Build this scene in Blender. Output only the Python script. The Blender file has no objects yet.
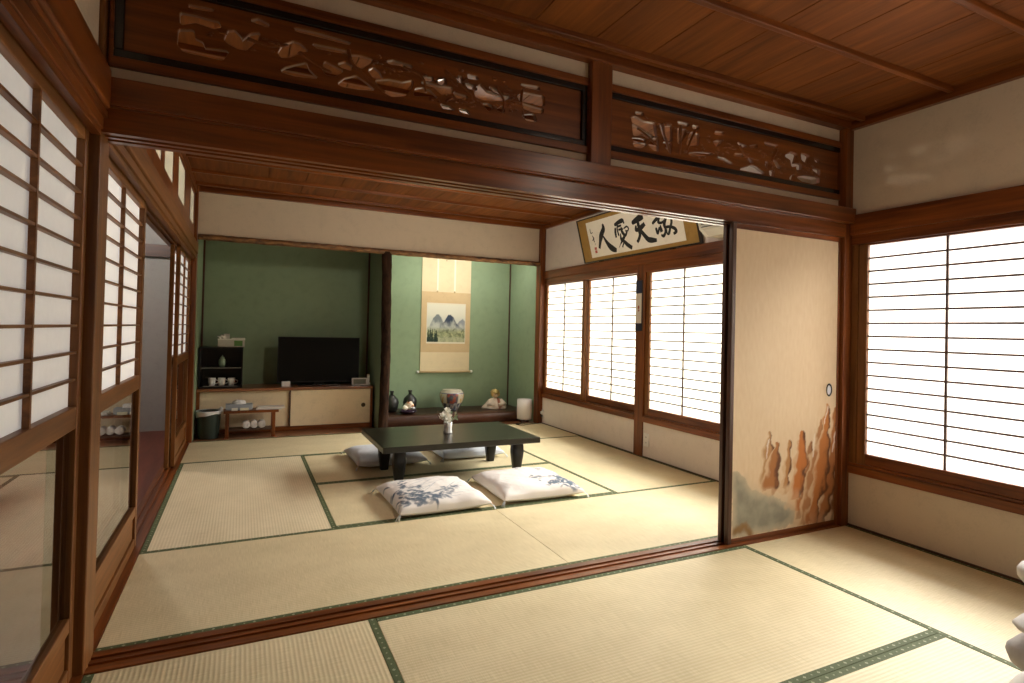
import bpy, bmesh, math, random
from mathutils import Vector, Matrix, noise, geometry
random.seed(7)
PI = math.pi
SC = bpy.context.scene
COL = SC.collection

# ------------------------------------------------------------------ materials
def new_mat(name):
    m = bpy.data.materials.new(name); m.use_nodes = True
    nt = m.node_tree; b = nt.nodes['Principled BSDF']
    return m, nt, b

def plain(name, c, rough=.6, metal=0., spec=.5, coat=0.):
    m, nt, b = new_mat(name)
    b.inputs['Base Color'].default_value = (*c, 1); b.inputs['Roughness'].default_value = rough
    b.inputs['Metallic'].default_value = metal; b.inputs['Specular IOR Level'].default_value = spec
    b.inputs['Coat Weight'].default_value = coat
    return m

def mapped(nt, scale, rot=(0, 0, 0)):
    tc = nt.nodes.new('ShaderNodeTexCoord'); mp = nt.nodes.new('ShaderNodeMapping')
    mp.inputs['Scale'].default_value = scale; mp.inputs['Rotation'].default_value = rot
    nt.links.new(tc.outputs['Object'], mp.inputs['Vector']); return mp.outputs['Vector']

def ramp(nt, fac, stops):
    r = nt.nodes.new('ShaderNodeValToRGB'); e = r.color_ramp.elements
    e[0].position, e[0].color = stops[0][0], (*stops[0][1], 1)
    e[1].position, e[1].color = stops[-1][0], (*stops[-1][1], 1)
    for p, c in stops[1:-1]:
        q = e.new(p); q.color = (*c, 1)
    nt.links.new(fac, r.inputs['Fac']); return r.outputs['Color']

def noise_tex(nt, vec, scale, detail=4, rough=.55, dist=0.):
    n = nt.nodes.new('ShaderNodeTexNoise')
    n.inputs['Scale'].default_value = scale; n.inputs['Detail'].default_value = detail
    n.inputs['Roughness'].default_value = rough; n.inputs['Distortion'].default_value = dist
    nt.links.new(vec, n.inputs['Vector']); return n.outputs['Fac']

def bump(nt, b, h, strength, dist=.002):
    n = nt.nodes.new('ShaderNodeBump'); n.inputs['Strength'].default_value = strength
    n.inputs['Distance'].default_value = dist
    nt.links.new(h, n.inputs['Height']); nt.links.new(n.outputs['Normal'], b.inputs['Normal'])

def wood(name, dark, light, axis, rough=.4, fine=34., stretch=1.6, bstr=.12, coat=0., spec=.5):
    m, nt, b = new_mat(name)
    s = [fine, fine, fine]; s['xyz'.index(axis)] = stretch
    f = noise_tex(nt, mapped(nt, tuple(s)), 1.0, 5, .6, .4)
    s2 = [5., 5., 5.]; s2['xyz'.index(axis)] = .5
    g = noise_tex(nt, mapped(nt, tuple(s2)), 1.0, 2, .5, .8)
    mx = nt.nodes.new('ShaderNodeMath'); mx.operation = 'MULTIPLY_ADD'
    nt.links.new(g, mx.inputs[0]); mx.inputs[1].default_value = .45; nt.links.new(f, mx.inputs[2])
    mid = tuple((a + c) / 2 for a, c in zip(dark, light))
    nt.links.new(ramp(nt, mx.outputs[0], [(.5, dark), (.72, mid), (.95, light)]), b.inputs['Base Color'])
    b.inputs['Roughness'].default_value = rough; b.inputs['Coat Weight'].default_value = coat
    b.inputs['Coat Roughness'].default_value = .28; b.inputs['Specular IOR Level'].default_value = spec
    bump(nt, b, f, bstr, .001)
    return m

def woods(name, dark, light, **k):
    return {a: wood(name + '_' + a, dark, light, a, **k) for a in 'xyz'}

def plaster(name, c, var=.045, scale=90., rough=.9, bstr=.25):
    m, nt, b = new_mat(name)
    v = mapped(nt, (1, 1, 1)); f = noise_tex(nt, v, scale, 4, .65); g = noise_tex(nt, v, 12., 3)
    mx = nt.nodes.new('ShaderNodeMath'); mx.operation = 'ADD'
    nt.links.new(f, mx.inputs[0]); nt.links.new(g, mx.inputs[1])
    nt.links.new(ramp(nt, mx.outputs[0], [(.7, tuple(x * (1 - var) for x in c)), (1.3, tuple(min(1, x * (1 + var)) for x in c))]), b.inputs['Base Color'])
    b.inputs['Roughness'].default_value = rough; b.inputs['Specular IOR Level'].default_value = .25
    bump(nt, b, f, bstr, .0015); return m

def col_attr(name, rough=.8, spec=.2, coat=0.):
    m, nt, b = new_mat(name)
    a = nt.nodes.new('ShaderNodeAttribute'); a.attribute_name = 'Col'
    nt.links.new(a.outputs['Color'], b.inputs['Base Color'])
    b.inputs['Roughness'].default_value = rough; b.inputs['Specular IOR Level'].default_value = spec
    b.inputs['Coat Weight'].default_value = coat
    return m

def glass_mat(name):
    m, nt, b = new_mat(name)
    b.inputs['Base Color'].default_value = (1, 1, 1, 1); b.inputs['Roughness'].default_value = 0.0
    b.inputs['Transmission Weight'].default_value = 1.0; b.inputs['IOR'].default_value = 1.85
    return m

def lit_paper(name, c, e, ecol, thin=0.):
    m, nt, b = new_mat(name)
    if thin:                                            # thin washi lets part of the daylight straight through
        tr = nt.nodes.new('ShaderNodeBsdfTransparent'); mx = nt.nodes.new('ShaderNodeMixShader'); mx.inputs[0].default_value = thin
        out = nt.nodes['Material Output']; nt.links.new(b.outputs[0], mx.inputs[1]); nt.links.new(tr.outputs[0], mx.inputs[2]); nt.links.new(mx.outputs[0], out.inputs['Surface'])
    f = noise_tex(nt, mapped(nt, (40, 40, 40)), 1.0, 4)
    nt.links.new(ramp(nt, f, [(.35, tuple(x * .97 for x in c)), (.65, c)]), b.inputs['Base Color'])
    b.inputs['Roughness'].default_value = .9; b.inputs['Specular IOR Level'].default_value = .1
    b.inputs['Emission Color'].default_value = (*ecol, 1); b.inputs['Emission Strength'].default_value = e
    return m

RB_D, RB_L = (.060, .0145, .0034), (.255, .072, .0130)
W = woods('red_brown_wood', RB_D, RB_L, rough=.36, coat=.06, spec=.32)
WL = woods('honey_wood', (.095, .034, .0085), (.25, .100, .027), rough=.42, coat=0., spec=.3)
WBEAM = wood('polished_beam_wood', RB_D, RB_L, 'x', rough=.3, coat=.55, spec=.35)
WSTRUT = wood('polished_strut_wood', RB_D, RB_L, 'z', rough=.3, coat=.55, spec=.35)
WD = woods('dark_wood', (.030, .011, .006), (.095, .034, .015), rough=.4)
WCEIL = wood('ceiling_board_wood', (.115, .034, .0075), (.255, .082, .0165), 'y', rough=.6, fine=26., bstr=.05, spec=.2)
WPANEL = wood('carved_panel_wood', (.10, .028, .007), (.25, .078, .0155), 'x', rough=.34, coat=.12, spec=.4)
WFLOOR = wood('corridor_floor_wood', (.11, .020, .009), (.24, .050, .020), 'y', rough=.35, fine=20., coat=.2)
WBOARD = wood('alcove_board_wood', (.13, .045, .017), (.30, .12, .048), 'x', rough=.28, coat=.4)
BLACK_LACQUER = plain('black_lacquer', (.006, .006, .007), .25, coat=.4)
PLASTER = plaster('cream_plaster', (.58, .485, .37))
PLASTER_R = plaster('pale_plaster', (.70, .625, .57))
GREEN = plaster('green_sand_plaster', (.235, .315, .205), .06, 140.)
GREYWALL = plaster('grey_corridor_plaster', (.36, .355, .345), .05)
GLASS = glass_mat('window_glass')
PAPER_NEAR = lit_paper('bright_shoji_paper', (.80, .77, .72), 1.15, (1.0, .93, .87), .3)
PAPER_FAR = lit_paper('bright_garden_paper', (.80, .78, .70), 1.0, (1.0, .97, .85), .3)
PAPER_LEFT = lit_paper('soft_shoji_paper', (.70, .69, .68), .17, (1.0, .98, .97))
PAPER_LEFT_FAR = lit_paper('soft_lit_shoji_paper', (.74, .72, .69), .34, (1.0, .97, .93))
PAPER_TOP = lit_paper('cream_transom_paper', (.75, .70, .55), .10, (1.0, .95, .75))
WHITE_PLASTIC = plain('white_plastic', (.75, .74, .71), .4)
WHITE_CERAMIC = plain('white_ceramic', (.80, .80, .78), .2, coat=.4)
BLACK_PLASTIC = plain('black_plastic', (.010, .010, .011), .35, spec=.3)
SCREEN = plain('dark_screen', (.004, .0045, .005), .2, spec=.15)
METAL = plain('grey_metal', (.35, .35, .36), .35, 1.0)
BRASS = plain('dark_bronze', (.10, .07, .04), .4, .8)
INK = plain('black_ink', (.012, .011, .011), .7)
SEALRED = plain('seal_red', (.50, .12, .09), .7)
GREYINK = plain('grey_ink', (.09, .085, .08), .8)
CORD_BLACK = plain('black_cord', (.015, .014, .013), .5)

def tatami(name='tatami_rush', k=(1., 1., 1.)):
    m, nt, b = new_mat(name)
    tc = nt.nodes.new('ShaderNodeTexCoord'); sep = nt.nodes.new('ShaderNodeSeparateXYZ')
    nt.links.new(tc.outputs['Object'], sep.inputs[0])
    w = nt.nodes.new('ShaderNodeTexWave'); w.wave_type = 'BANDS'; w.bands_direction = 'Y'
    w.inputs['Scale'].default_value = 2 * PI / (20 * .0155) ; w.inputs['Distortion'].default_value = .25
    w.inputs['Detail'].default_value = 1.0
    nt.links.new(tc.outputs['Object'], w.inputs['Vector'])
    fine = noise_tex(nt, mapped(nt, (420, 12, 60)), 1.0, 3, .6)
    big = noise_tex(nt, mapped(nt, (3, 5, 3)), 1.0, 3)
    a = nt.nodes.new('ShaderNodeMath'); a.operation = 'MULTIPLY_ADD'
    nt.links.new(w.outputs['Fac'], a.inputs[0]); a.inputs[1].default_value = .22; nt.links.new(fine, a.inputs[2])
    a2 = nt.nodes.new('ShaderNodeMath'); a2.operation = 'MULTIPLY_ADD'
    nt.links.new(big, a2.inputs[0]); a2.inputs[1].default_value = .5; nt.links.new(a.outputs[0], a2.inputs[2])
    nt.links.new(ramp(nt, a2.outputs[0], [(p, tuple(x * y for x, y in zip(cc, k))) for p, cc in ((.45, (.50, .415, .235)), (.85, (.62, .525, .325)), (1.2, (.70, .60, .385)))]), b.inputs['Base Color'])
    b.inputs['Roughness'].default_value = .55; b.inputs['Specular IOR Level'].default_value = .35
    bump(nt, b, w.outputs['Fac'], .35, .0015)
    return m
TATAMI = tatami(); TATAMI_LIT = tatami('lit_tatami_rush', (1.12, 1.14, 1.24))  # lit copy: light on one far-room mat put into a lighter rush colour

def heri():
    """green cloth border with a row of pale diamond motifs; local x runs along the strip, y across it"""
    m, nt, b = new_mat('green_border_cloth')
    tc = nt.nodes.new('ShaderNodeTexCoord'); sep = nt.nodes.new('ShaderNodeSeparateXYZ')
    nt.links.new(tc.outputs['Object'], sep.inputs[0])
    def mth(op, a, bb=None):
        n = nt.nodes.new('ShaderNodeMath'); n.operation = op
        for i, v in enumerate((a, bb)):
            if v is None: continue
            if isinstance(v, (int, float)): n.inputs[i].default_value = v
            else: nt.links.new(v, n.inputs[i])
        return n.outputs[0]
    def spots(period, off, r):
        u = mth('MULTIPLY', mth('SUBTRACT', mth('FRACT', mth('ADD', mth('DIVIDE', sep.outputs[0], period), off)), .5), period)
        d = mth('ADD', mth('ABSOLUTE', u), mth('ABSOLUTE', sep.outputs[1]))
        return mth('LESS_THAN', d, r)
    s = mth('MAXIMUM', spots(.07, 0., .0068), spots(.07, .5, .0042))
    n = noise_tex(nt, mapped(nt, (300, 300, 50)), 1.0, 2)
    base = ramp(nt, n, [(.3, (.060, .080, .034)), (.7, (.110, .130, .062))])
    mx = nt.nodes.new('ShaderNodeMix'); mx.data_type = 'RGBA'
    nt.links.new(s, mx.inputs['Factor']); nt.links.new(base, mx.inputs[6]); mx.inputs[7].default_value = (.28, .30, .19, 1)
    nt.links.new(mx.outputs[2], b.inputs['Base Color']); b.inputs['Roughness'].default_value = .75
    b.inputs['Specular IOR Level'].default_value = .2
    return m
HERI = heri()

# ------------------------------------------------------------------ mesh building
class MB:
    def __init__(s): s.v = []; s.f = []; s.c = None; s.smooth = []
    def add(s, vs, fs, smooth=False):
        o = len(s.v); s.v += [Vector(p) for p in vs]; s.f += [tuple(i + o for i in f) for f in fs]
        s.smooth += [smooth] * len(fs); return s
    def box(s, x0, x1, y0, y1, z0, z1, bv=0.):
        x0, x1 = min(x0, x1), max(x0, x1); y0, y1 = min(y0, y1), max(y0, y1); z0, z1 = min(z0, z1), max(z0, z1)
        if bv <= 0:
            return s.add([(x0, y0, z0), (x1, y0, z0), (x1, y1, z0), (x0, y1, z0), (x0, y0, z1), (x1, y0, z1), (x1, y1, z1), (x0, y1, z1)],
                         [(0, 3, 2, 1), (4, 5, 6, 7), (0, 1, 5, 4), (1, 2, 6, 5), (2, 3, 7, 6), (3, 0, 4, 7)])
        bv = min(bv, (x1 - x0) * .45, (y1 - y0) * .45, (z1 - z0) * .45)
        bm = bmesh.new(); bmesh.ops.create_cube(bm, size=1)
        for v in bm.verts:
            v.co = Vector(((x0 + x1) / 2 + v.co.x * (x1 - x0), (y0 + y1) / 2 + v.co.y * (y1 - y0), (z0 + z1) / 2 + v.co.z * (z1 - z0)))
        bmesh.ops.bevel(bm, geom=list(bm.edges), offset=bv, segments=2, profile=.5, affect='EDGES')
        bm.verts.index_update()
        s.add([v.co.copy() for v in bm.verts], [[v.index for v in f.verts] for f in bm.faces]); bm.free(); return s
    def lathe(s, prof, n=28, cx=0, cy=0, z=0, cap=True):
        vs = []; fs = []
        for r, h in prof:
            for k in range(n):
                a = 2 * PI * k / n; vs.append((cx + r * math.cos(a), cy + r * math.sin(a), z + h))
        for i in range(len(prof) - 1):
            for k in range(n):
                k2 = (k + 1) % n; fs.append((i * n + k, i * n + k2, (i + 1) * n + k2, (i + 1) * n + k))
        if cap:
            fs.append(tuple(range(n))[::-1]); fs.append(tuple((len(prof) - 1) * n + k for k in range(n)))
        return s.add(vs, fs, True)
    def tube(s, pts, rad, n=10, closed_ends=True):
        pts = [Vector(p) for p in pts]; rs = rad if isinstance(rad, (list, tuple)) else [rad] * len(pts)
        vs = []; fs = []; up = None
        for i, p in enumerate(pts):
            t = (pts[min(i + 1, len(pts) - 1)] - pts[max(i - 1, 0)]).normalized()
            if up is None:
                up = Vector((0, 0, 1)) if abs(t.z) < .9 else Vector((1, 0, 0))
            a = t.cross(up).normalized(); bq = a.cross(t).normalized(); up = bq
            for k in range(n):
                q = 2 * PI * k / n; vs.append(p + (a * math.cos(q) + bq * math.sin(q)) * rs[i])
        for i in range(len(pts) - 1):
            for k in range(n):
                k2 = (k + 1) % n; fs.append((i * n + k, i * n + k2, (i + 1) * n + k2, (i + 1) * n + k))
        if closed_ends:
            fs.append(tuple(range(n))[::-1]); fs.append(tuple((len(pts) - 1) * n + k for k in range(n)))
        return s.add(vs, fs, True)
    def blob(s, c, r, seg=14, rings=9, jit=0., seed=0):
        """ellipsoid with optional lumpiness; r is a 3-tuple"""
        vs = []; fs = []
        for i in range(rings + 1):
            th = PI * i / rings
            for k in range(seg):
                ph = 2 * PI * k / seg
                d = Vector((math.sin(th) * math.cos(ph), math.sin(th) * math.sin(ph), math.cos(th)))
                q = 1 + (noise.noise(d * 2.3 + Vector((seed, seed * .7, 0))) * jit if jit else 0)
                vs.append((c[0] + d.x * r[0] * q, c[1] + d.y * r[1] * q, c[2] + d.z * r[2] * q))
        for i in range(rings):
            for k in range(seg):
                k2 = (k + 1) % seg; fs.append((i * seg + k, (i + 1) * seg + k, (i + 1) * seg + k2, i * seg + k2))
        return s.add(vs, fs, True)
    def prism(s, poly, axis, a0, a1):
        """polygon given in the two other axes, extruded along AXIS from a0 to a1"""
        n = len(poly)
        def P(p, a): return {'x': (a, p[0], p[1]), 'y': (p[0], a, p[1]), 'z': (p[0], p[1], a)}[axis]
        s.add([P(p, a0) for p in poly] + [P(p, a1) for p in poly],
              [tuple(range(n)), tuple(range(2 * n - 1, n - 1, -1))] + [(i, (i + 1) % n, n + (i + 1) % n, n + i) for i in range(n)])
        return s
    def build(s, name, mat, parent=None, fix=True):
        off = wloc(parent) if parent else Vector((0, 0, 0))
        me = bpy.data.meshes.new(name); me.from_pydata([v - off for v in s.v], [], s.f); me.update()
        for p, q in zip(me.polygons, s.smooth): p.use_smooth = q
        if fix:
            bm = bmesh.new(); bm.from_mesh(me); bmesh.ops.remove_doubles(bm, verts=bm.verts, dist=1e-6)
            bmesh.ops.recalc_face_normals(bm, faces=bm.faces); bm.to_mesh(me); bm.free()
        me.materials.append(mat)
        o = bpy.data.objects.new(name, me); COL.objects.link(o)
        if parent: o.parent = parent
        return o

def wloc(o):
    v = Vector((0, 0, 0))
    while o is not None:
        v += o.location; o = o.parent
    return v
def box(name, mat, parent, *b, bv=0.): return MB().box(*b, bv=bv).build(name, mat, parent)

def tag(o, label, cat, group=None, kind=None):
    o['label'] = label; o['category'] = cat
    if group: o['group'] = group
    if kind: o['kind'] = kind
    return o
def thing(name, loc, label, cat, group=None, kind=None, rz=0.):
    o = bpy.data.objects.new(name, None); COL.objects.link(o); o.location = loc; o.rotation_euler = (0, 0, rz)
    o.empty_display_size = .05
    return tag(o, label, cat, group, kind)
def struct(name, mb, mat, label, cat):
    return tag(mb.build(name, mat), label, cat, kind='structure')
def dup(root, loc, label, rz=0.):
    r = root.copy(); COL.objects.link(r); r.location = loc; r.rotation_euler = (0, 0, rz); r['label'] = label
    for ch in list(root.children):
        c = ch.copy(); COL.objects.link(c); c.parent = r
        for g in ch.children:
            d = g.copy(); COL.objects.link(d); d.parent = c
    return r
def smooth_path(pts, n=8):
    """Catmull-Rom through points of any dimension"""
    if len(pts) < 3: 
        a, b = pts[0], pts[-1]
        return [tuple(a[k] + (b[k] - a[k]) * i / n for k in range(len(a))) for i in range(n + 1)]
    P = [pts[0]] + list(pts) + [pts[-1]]; out = []
    for i in range(1, len(P) - 2):
        for j in range(n):
            t = j / n; a, b, c, d = P[i - 1], P[i], P[i + 1], P[i + 2]
            out.append(tuple(.5 * (2 * b[k] + (c[k] - a[k]) * t + (2 * a[k] - 5 * b[k] + 4 * c[k] - d[k]) * t * t + (3 * b[k] - a[k] - 3 * c[k] + d[k]) * t ** 3) for k in range(len(b))))
    out.append(tuple(pts[-1])); return out
def paint_points(me, fn):
    a = me.color_attributes.new('Col', 'FLOAT_COLOR', 'POINT')
    for i, v in enumerate(me.vertices): a.data[i].color = (*fn(v.co), 1)
def mix(a, b, t):
    t = max(0., min(1., t)); return tuple(x + (y - x) * t for x, y in zip(a, b))
def smooth(e0, e1, x):
    t = max(0., min(1., (x - e0) / (e1 - e0))); return t * t * (3 - 2 * t)
def seg_dist(p, a, b):
    ax, ay = a; bx, by = b; dx, dy = bx - ax, by - ay
    t = max(0., min(1., ((p[0] - ax) * dx + (p[1] - ay) * dy) / (dx * dx + dy * dy + 1e-12)))
    return math.hypot(p[0] - ax - t * dx, p[1] - ay - t * dy), t
def line_dist(p, L):
    best = (9., 0.)
    for i in range(len(L) - 1):
        d, t = seg_dist(p, L[i], L[i + 1]); 
        if d < best[0]: best = (d, (i + t) / (len(L) - 1))
    return best
def in_poly(p, L):
    r = False; j = len(L) - 1
    for i in range(len(L)):
        if (L[i][1] > p[1]) != (L[j][1] > p[1]) and p[0] < (L[j][0] - L[i][0]) * (p[1] - L[i][1]) / (L[j][1] - L[i][1]) + L[i][0]: r = not r
        j = i
    return r
def fbm(x, y, s=1., seed=0.): return noise.fractal(Vector((x * s, y * s, seed)), 1.0, 2.0, 4)
def sheet(name, mat, parent, u0, u1, v0, v1, nu, nv, place, fn):
    """a thin painted sheet: PLACE maps (u,v) to space, FN gives its colour"""
    vs = []; cs = []; fs = []
    for j in range(nv + 1):
        for i in range(nu + 1):
            u, v = u0 + (u1 - u0) * i / nu, v0 + (v1 - v0) * j / nv
            vs.append(place(u, v)); cs.append(fn(u, v))
    for j in range(nv):
        for i in range(nu):
            k = j * (nu + 1) + i; fs.append((k, k + 1, k + nu + 2, k + nu + 1))
    m = MB(); m.add(vs, fs); o = m.build(name, mat, parent, fix=False)
    a = o.data.color_attributes.new('Col', 'FLOAT_COLOR', 'POINT')
    for i, c in enumerate(cs): a.data[i].color = (*c, 1)
    return o
CALLIG = {
 'first': [[(0.4514, 0.3516, 0.0142), (0.4497, 0.3159, 0.0222), (0.4186, 0.2845, 0.024), (0.3852, 0.2469, 0.0266), (0.3545, 0.1963, 0.0179), (0.3195, 0.1302, 0.014)], [(0.4277, 0.2349, 0.0096), (0.4642, 0.1758, 0.0174), (0.5079, 0.1252, 0.0259), (0.5528, 0.0959, 0.0256), (0.6007, 0.0783, 0.0153)]],
 'second': [[(0.6509, 0.3257, 0.0135), (0.7076, 0.3396, 0.0163), (0.7659, 0.3471, 0.0182), (0.7853, 0.3354, 0.0109)], [(0.7834, 0.3442, 0.0094), (0.7881, 0.3151, 0.008)], [(0.6955, 0.3013, 0.0089), (0.7435, 0.3051, 0.0081)], [(0.6854, 0.3144, 0.0082), (0.6705, 0.2763, 0.0082), (0.6783, 0.2114, 0.009)], [(0.6422, 0.2835, 0.0121), (0.6325, 0.2471, 0.0129), (0.6329, 0.2003, 0.0106)], [(0.6949, 0.2697, 0.0089), (0.7598, 0.2684, 0.008)], [(0.735, 0.2779, 0.0103), (0.7407, 0.2369, 0.0147), (0.7763, 0.2032, 0.0124), (0.8125, 0.232, 0.0079)], [(0.7738, 0.269, 0.0058), (0.8188, 0.2819, 0.0072), (0.8423, 0.2613, 0.0071), (0.8237, 0.2388, 0.0065), (0.7895, 0.2456, 0.0072)], [(0.7088, 0.2244, 0.0067), (0.7039, 0.1789, 0.0134), (0.7273, 0.1642, 0.0148)], [(0.7763, 0.2032, 0.0102), (0.729, 0.1697, 0.0148), (0.681, 0.1298, 0.0052), (0.6449, 0.0964, 0.0023)], [(0.7273, 0.1642, 0.0133), (0.7844, 0.1108, 0.0182), (0.8446, 0.0719, 0.0165)], [(0.7321, 0.1347, 0.0066), (0.7012, 0.0953, 0.0075)]],
 'third': [[(0.9232, 0.3024, 0.0174), (0.9798, 0.3178, 0.022), (1.0345, 0.3304, 0.0257), (1.0765, 0.3312, 0.0167)], [(0.9923, 0.3021, 0.0137), (0.9906, 0.253, 0.0158)], [(0.9536, 0.2588, 0.0104), (0.9483, 0.2265, 0.0139), (1.0159, 0.2381, 0.0191), (1.0823, 0.2656, 0.0154)], [(0.9998, 0.2844, 0.0102), (0.9945, 0.2085, 0.0171), (0.9877, 0.1711, 0.0144), (0.9547, 0.1315, 0.0132), (0.9325, 0.115, 0.0119)], [(1.0123, 0.2114, 0.0157), (1.0523, 0.1618, 0.0182), (1.0902, 0.1213, 0.0207), (1.135, 0.1071, 0.0211), (1.2041, 0.0977, 0.0123)]],
 'fourth': [[(1.1922, 0.2532, 0.011), (1.2471, 0.2809, 0.0134), (1.2952, 0.3013, 0.0138), (1.3645, 0.2918, 0.0104)], [(1.2932, 0.2938, 0.0075), (1.2639, 0.252, 0.012), (1.3009, 0.2381, 0.0094), (1.3467, 0.2538, 0.008)], [(1.3822, 0.2887, 0.0104), (1.3351, 0.2248, 0.0143), (1.3366, 0.1885, 0.0118)], [(1.3973, 0.2759, 0.0091), (1.4275, 0.2656, 0.0115), (1.4263, 0.2253, 0.0115), (1.4021, 0.1834, 0.0104), (1.3706, 0.1344, 0.0111), (1.3491, 0.1376, 0.0074), (1.3498, 0.1761, 0.008)], [(1.3373, 0.191, 0.0112), (1.3963, 0.1894, 0.0104), (1.4484, 0.1661, 0.0132), (1.4628, 0.1386, 0.0132), (1.4258, 0.1213, 0.0097)], [(1.2219, 0.1957, 0.0116), (1.2316, 0.1547, 0.0109), (1.2672, 0.1992, 0.0089), (1.279, 0.1582, 0.0095)], [(1.2824, 0.2125, 0.0076), (1.2951, 0.1611, 0.0082)], [(1.3379, 0.1934, 0.0087), (1.3295, 0.1482, 0.01), (1.2995, 0.1214, 0.012), (1.2728, 0.1356, 0.0076)]],
 'signature': [[(0.2155, 0.3465, 0.0047), (0.2191, 0.304, 0.0057), (0.2542, 0.3093, 0.0038)], [(0.2333, 0.2739, 0.0047), (0.2532, 0.2432, 0.0075), (0.2228, 0.2264, 0.0047)], [(0.2427, 0.2481, 0.0047), (0.2545, 0.2046, 0.0066)], [(0.2627, 0.1931, 0.0028), (0.2558, 0.173, 0.0028)]],
}
HOLES_LONG = [[(0.2068, 2.2285), (0.2531, 2.2318), (0.2926, 2.2287), (0.3246, 2.228), (0.3311, 2.2114), (0.3092, 2.2012), (0.2773, 2.2066), (0.2537, 2.2095), (0.2078, 2.1909)], [(0.2027, 2.1674), (0.2467, 2.1785), (0.2513, 2.1505), (0.2751, 2.1429), (0.2835, 2.1223), (0.3596, 2.1291), (0.3402, 2.0948), (0.2881, 2.0963), (0.2179, 2.0977), (0.2021, 2.1162)], [(0.3463, 2.1695), (0.3577, 2.2021), (0.378, 2.2096), (0.3949, 2.1953), (0.4036, 2.1789), (0.4321, 2.2093), (0.4615, 2.2213), (0.4496, 2.1902), (0.4169, 2.1497), (0.392, 2.1483), (0.3588, 2.1588)], [(0.4308, 2.2603), (0.4559, 2.2725), (0.4905, 2.2617), (0.4864, 2.2521), (0.452, 2.2574)], [(0.2328, 2.2649), (0.3074, 2.2699), (0.3036, 2.2625), (0.233, 2.2561)], [(0.5269, 2.1628), (0.5436, 2.1954), (0.5785, 2.2182), (0.601, 2.2165), (0.6288, 2.1965), (0.6064, 2.1864), (0.5667, 2.1578), (0.536, 2.1506)], [(0.6464, 2.2251), (0.7068, 2.2274), (0.7736, 2.2285), (0.769, 2.2199), (0.7213, 2.2161), (0.6651, 2.215)], [(0.5374, 2.0962), (0.5546, 2.112), (0.5854, 2.1285), (0.6255, 2.1472), (0.6352, 2.1252), (0.6682, 2.0983), (0.5864, 2.0902)], [(0.6943, 2.1678), (0.7323, 2.1567), (0.7613, 2.1483), (0.7332, 2.1223), (0.7002, 2.12), (0.6858, 2.1364)], [(0.7439, 2.1693), (0.77, 2.1827), (0.7945, 2.1732), (0.79, 2.1572), (0.7609, 2.1607)], [(0.7885, 2.2145), (0.8276, 2.2211), (0.8775, 2.2174), (0.8581, 2.1952), (0.8337, 2.1745), (0.8139, 2.1801)], [(0.7459, 2.0928), (0.7717, 2.1182), (0.815, 2.1376), (0.8551, 2.1184), (0.8857, 2.0969), (0.8212, 2.0885), (0.7629, 2.0864)], [(0.5817, 2.2695), (0.6683, 2.272), (0.7872, 2.2643), (0.7826, 2.2571), (0.6639, 2.2612), (0.5863, 2.2625)], [(0.8621, 2.17), (0.8834, 2.1857), (0.9057, 2.1708), (0.9172, 2.1511), (0.88, 2.1475)], [(0.889, 2.1362), (0.9461, 2.1507), (1.0002, 2.151), (1.0434, 2.167), (1.0372, 2.1362), (1.0106, 2.0991), (0.9567, 2.0859), (0.9208, 2.0986)], [(0.9352, 2.2241), (0.9618, 2.2333), (1.0395, 2.2275), (1.0305, 2.2165), (0.9893, 2.2207), (0.9443, 2.2173)], [(1.0824, 2.1914), (1.1296, 2.198), (1.1299, 2.1856), (1.0921, 2.1798)], [(1.1395, 2.1853), (1.1826, 2.2038), (1.1879, 2.1863), (1.1735, 2.1763)], [(1.0737, 2.1667), (1.1112, 2.1737), (1.1544, 2.1676), (1.2177, 2.1738), (1.2134, 2.1495), (1.1697, 2.1383), (1.1354, 2.159)], [(1.0496, 2.107), (1.0558, 2.1355), (1.0883, 2.1469), (1.1216, 2.14), (1.1509, 2.1182), (1.1126, 2.1197)], [(1.153, 2.2008), (1.184, 2.2025), (1.1742, 2.1805), (1.1537, 2.1737)], [(1.3177, 2.1854), (1.3443, 2.2165), (1.3782, 2.1927), (1.4348, 2.1836), (1.492, 2.1899), (1.458, 2.1674), (1.3793, 2.1517), (1.3239, 2.156)], [(1.3576, 2.132), (1.3852, 2.1374), (1.408, 2.1264), (1.386, 2.1067)], [(1.4251, 2.1193), (1.4558, 2.1434), (1.4594, 2.1128)], [(1.5371, 2.2572), (1.6328, 2.2634), (1.6392, 2.2518), (1.5609, 2.2506)], [(1.5617, 2.2225), (1.6613, 2.225), (1.6623, 2.1836), (1.6349, 2.181), (1.539, 2.1835), (1.5267, 2.2022)], [(1.5511, 2.1726), (1.6171, 2.1657), (1.6597, 2.1653), (1.6541, 2.1469), (1.5636, 2.1458)], [(1.5524, 2.1198), (1.6119, 2.1336), (1.6247, 2.1038), (1.5767, 2.1004)], [(1.2411, 2.2299), (1.2572, 2.2283), (1.258, 2.1982), (1.2368, 2.1938)], [(1.2738, 2.2066), (1.3118, 2.202), (1.3286, 2.1876), (1.2905, 2.1873)], [(1.2836, 2.2442), (1.3271, 2.246), (1.3329, 2.2345), (1.2894, 2.2302)], [(1.3889, 2.213), (1.4342, 2.2043), (1.4459, 2.1936), (1.3948, 2.2013)], [(1.2219, 2.1555), (1.2861, 2.1484), (1.2756, 2.1362), (1.2329, 2.1377)], [(1.166, 2.0945), (1.2078, 2.0902), (1.2291, 2.0818), (1.1768, 2.0792)], [(1.2501, 2.0908), (1.2877, 2.0879), (1.2988, 2.0773), (1.2557, 2.0793)]]
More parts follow.
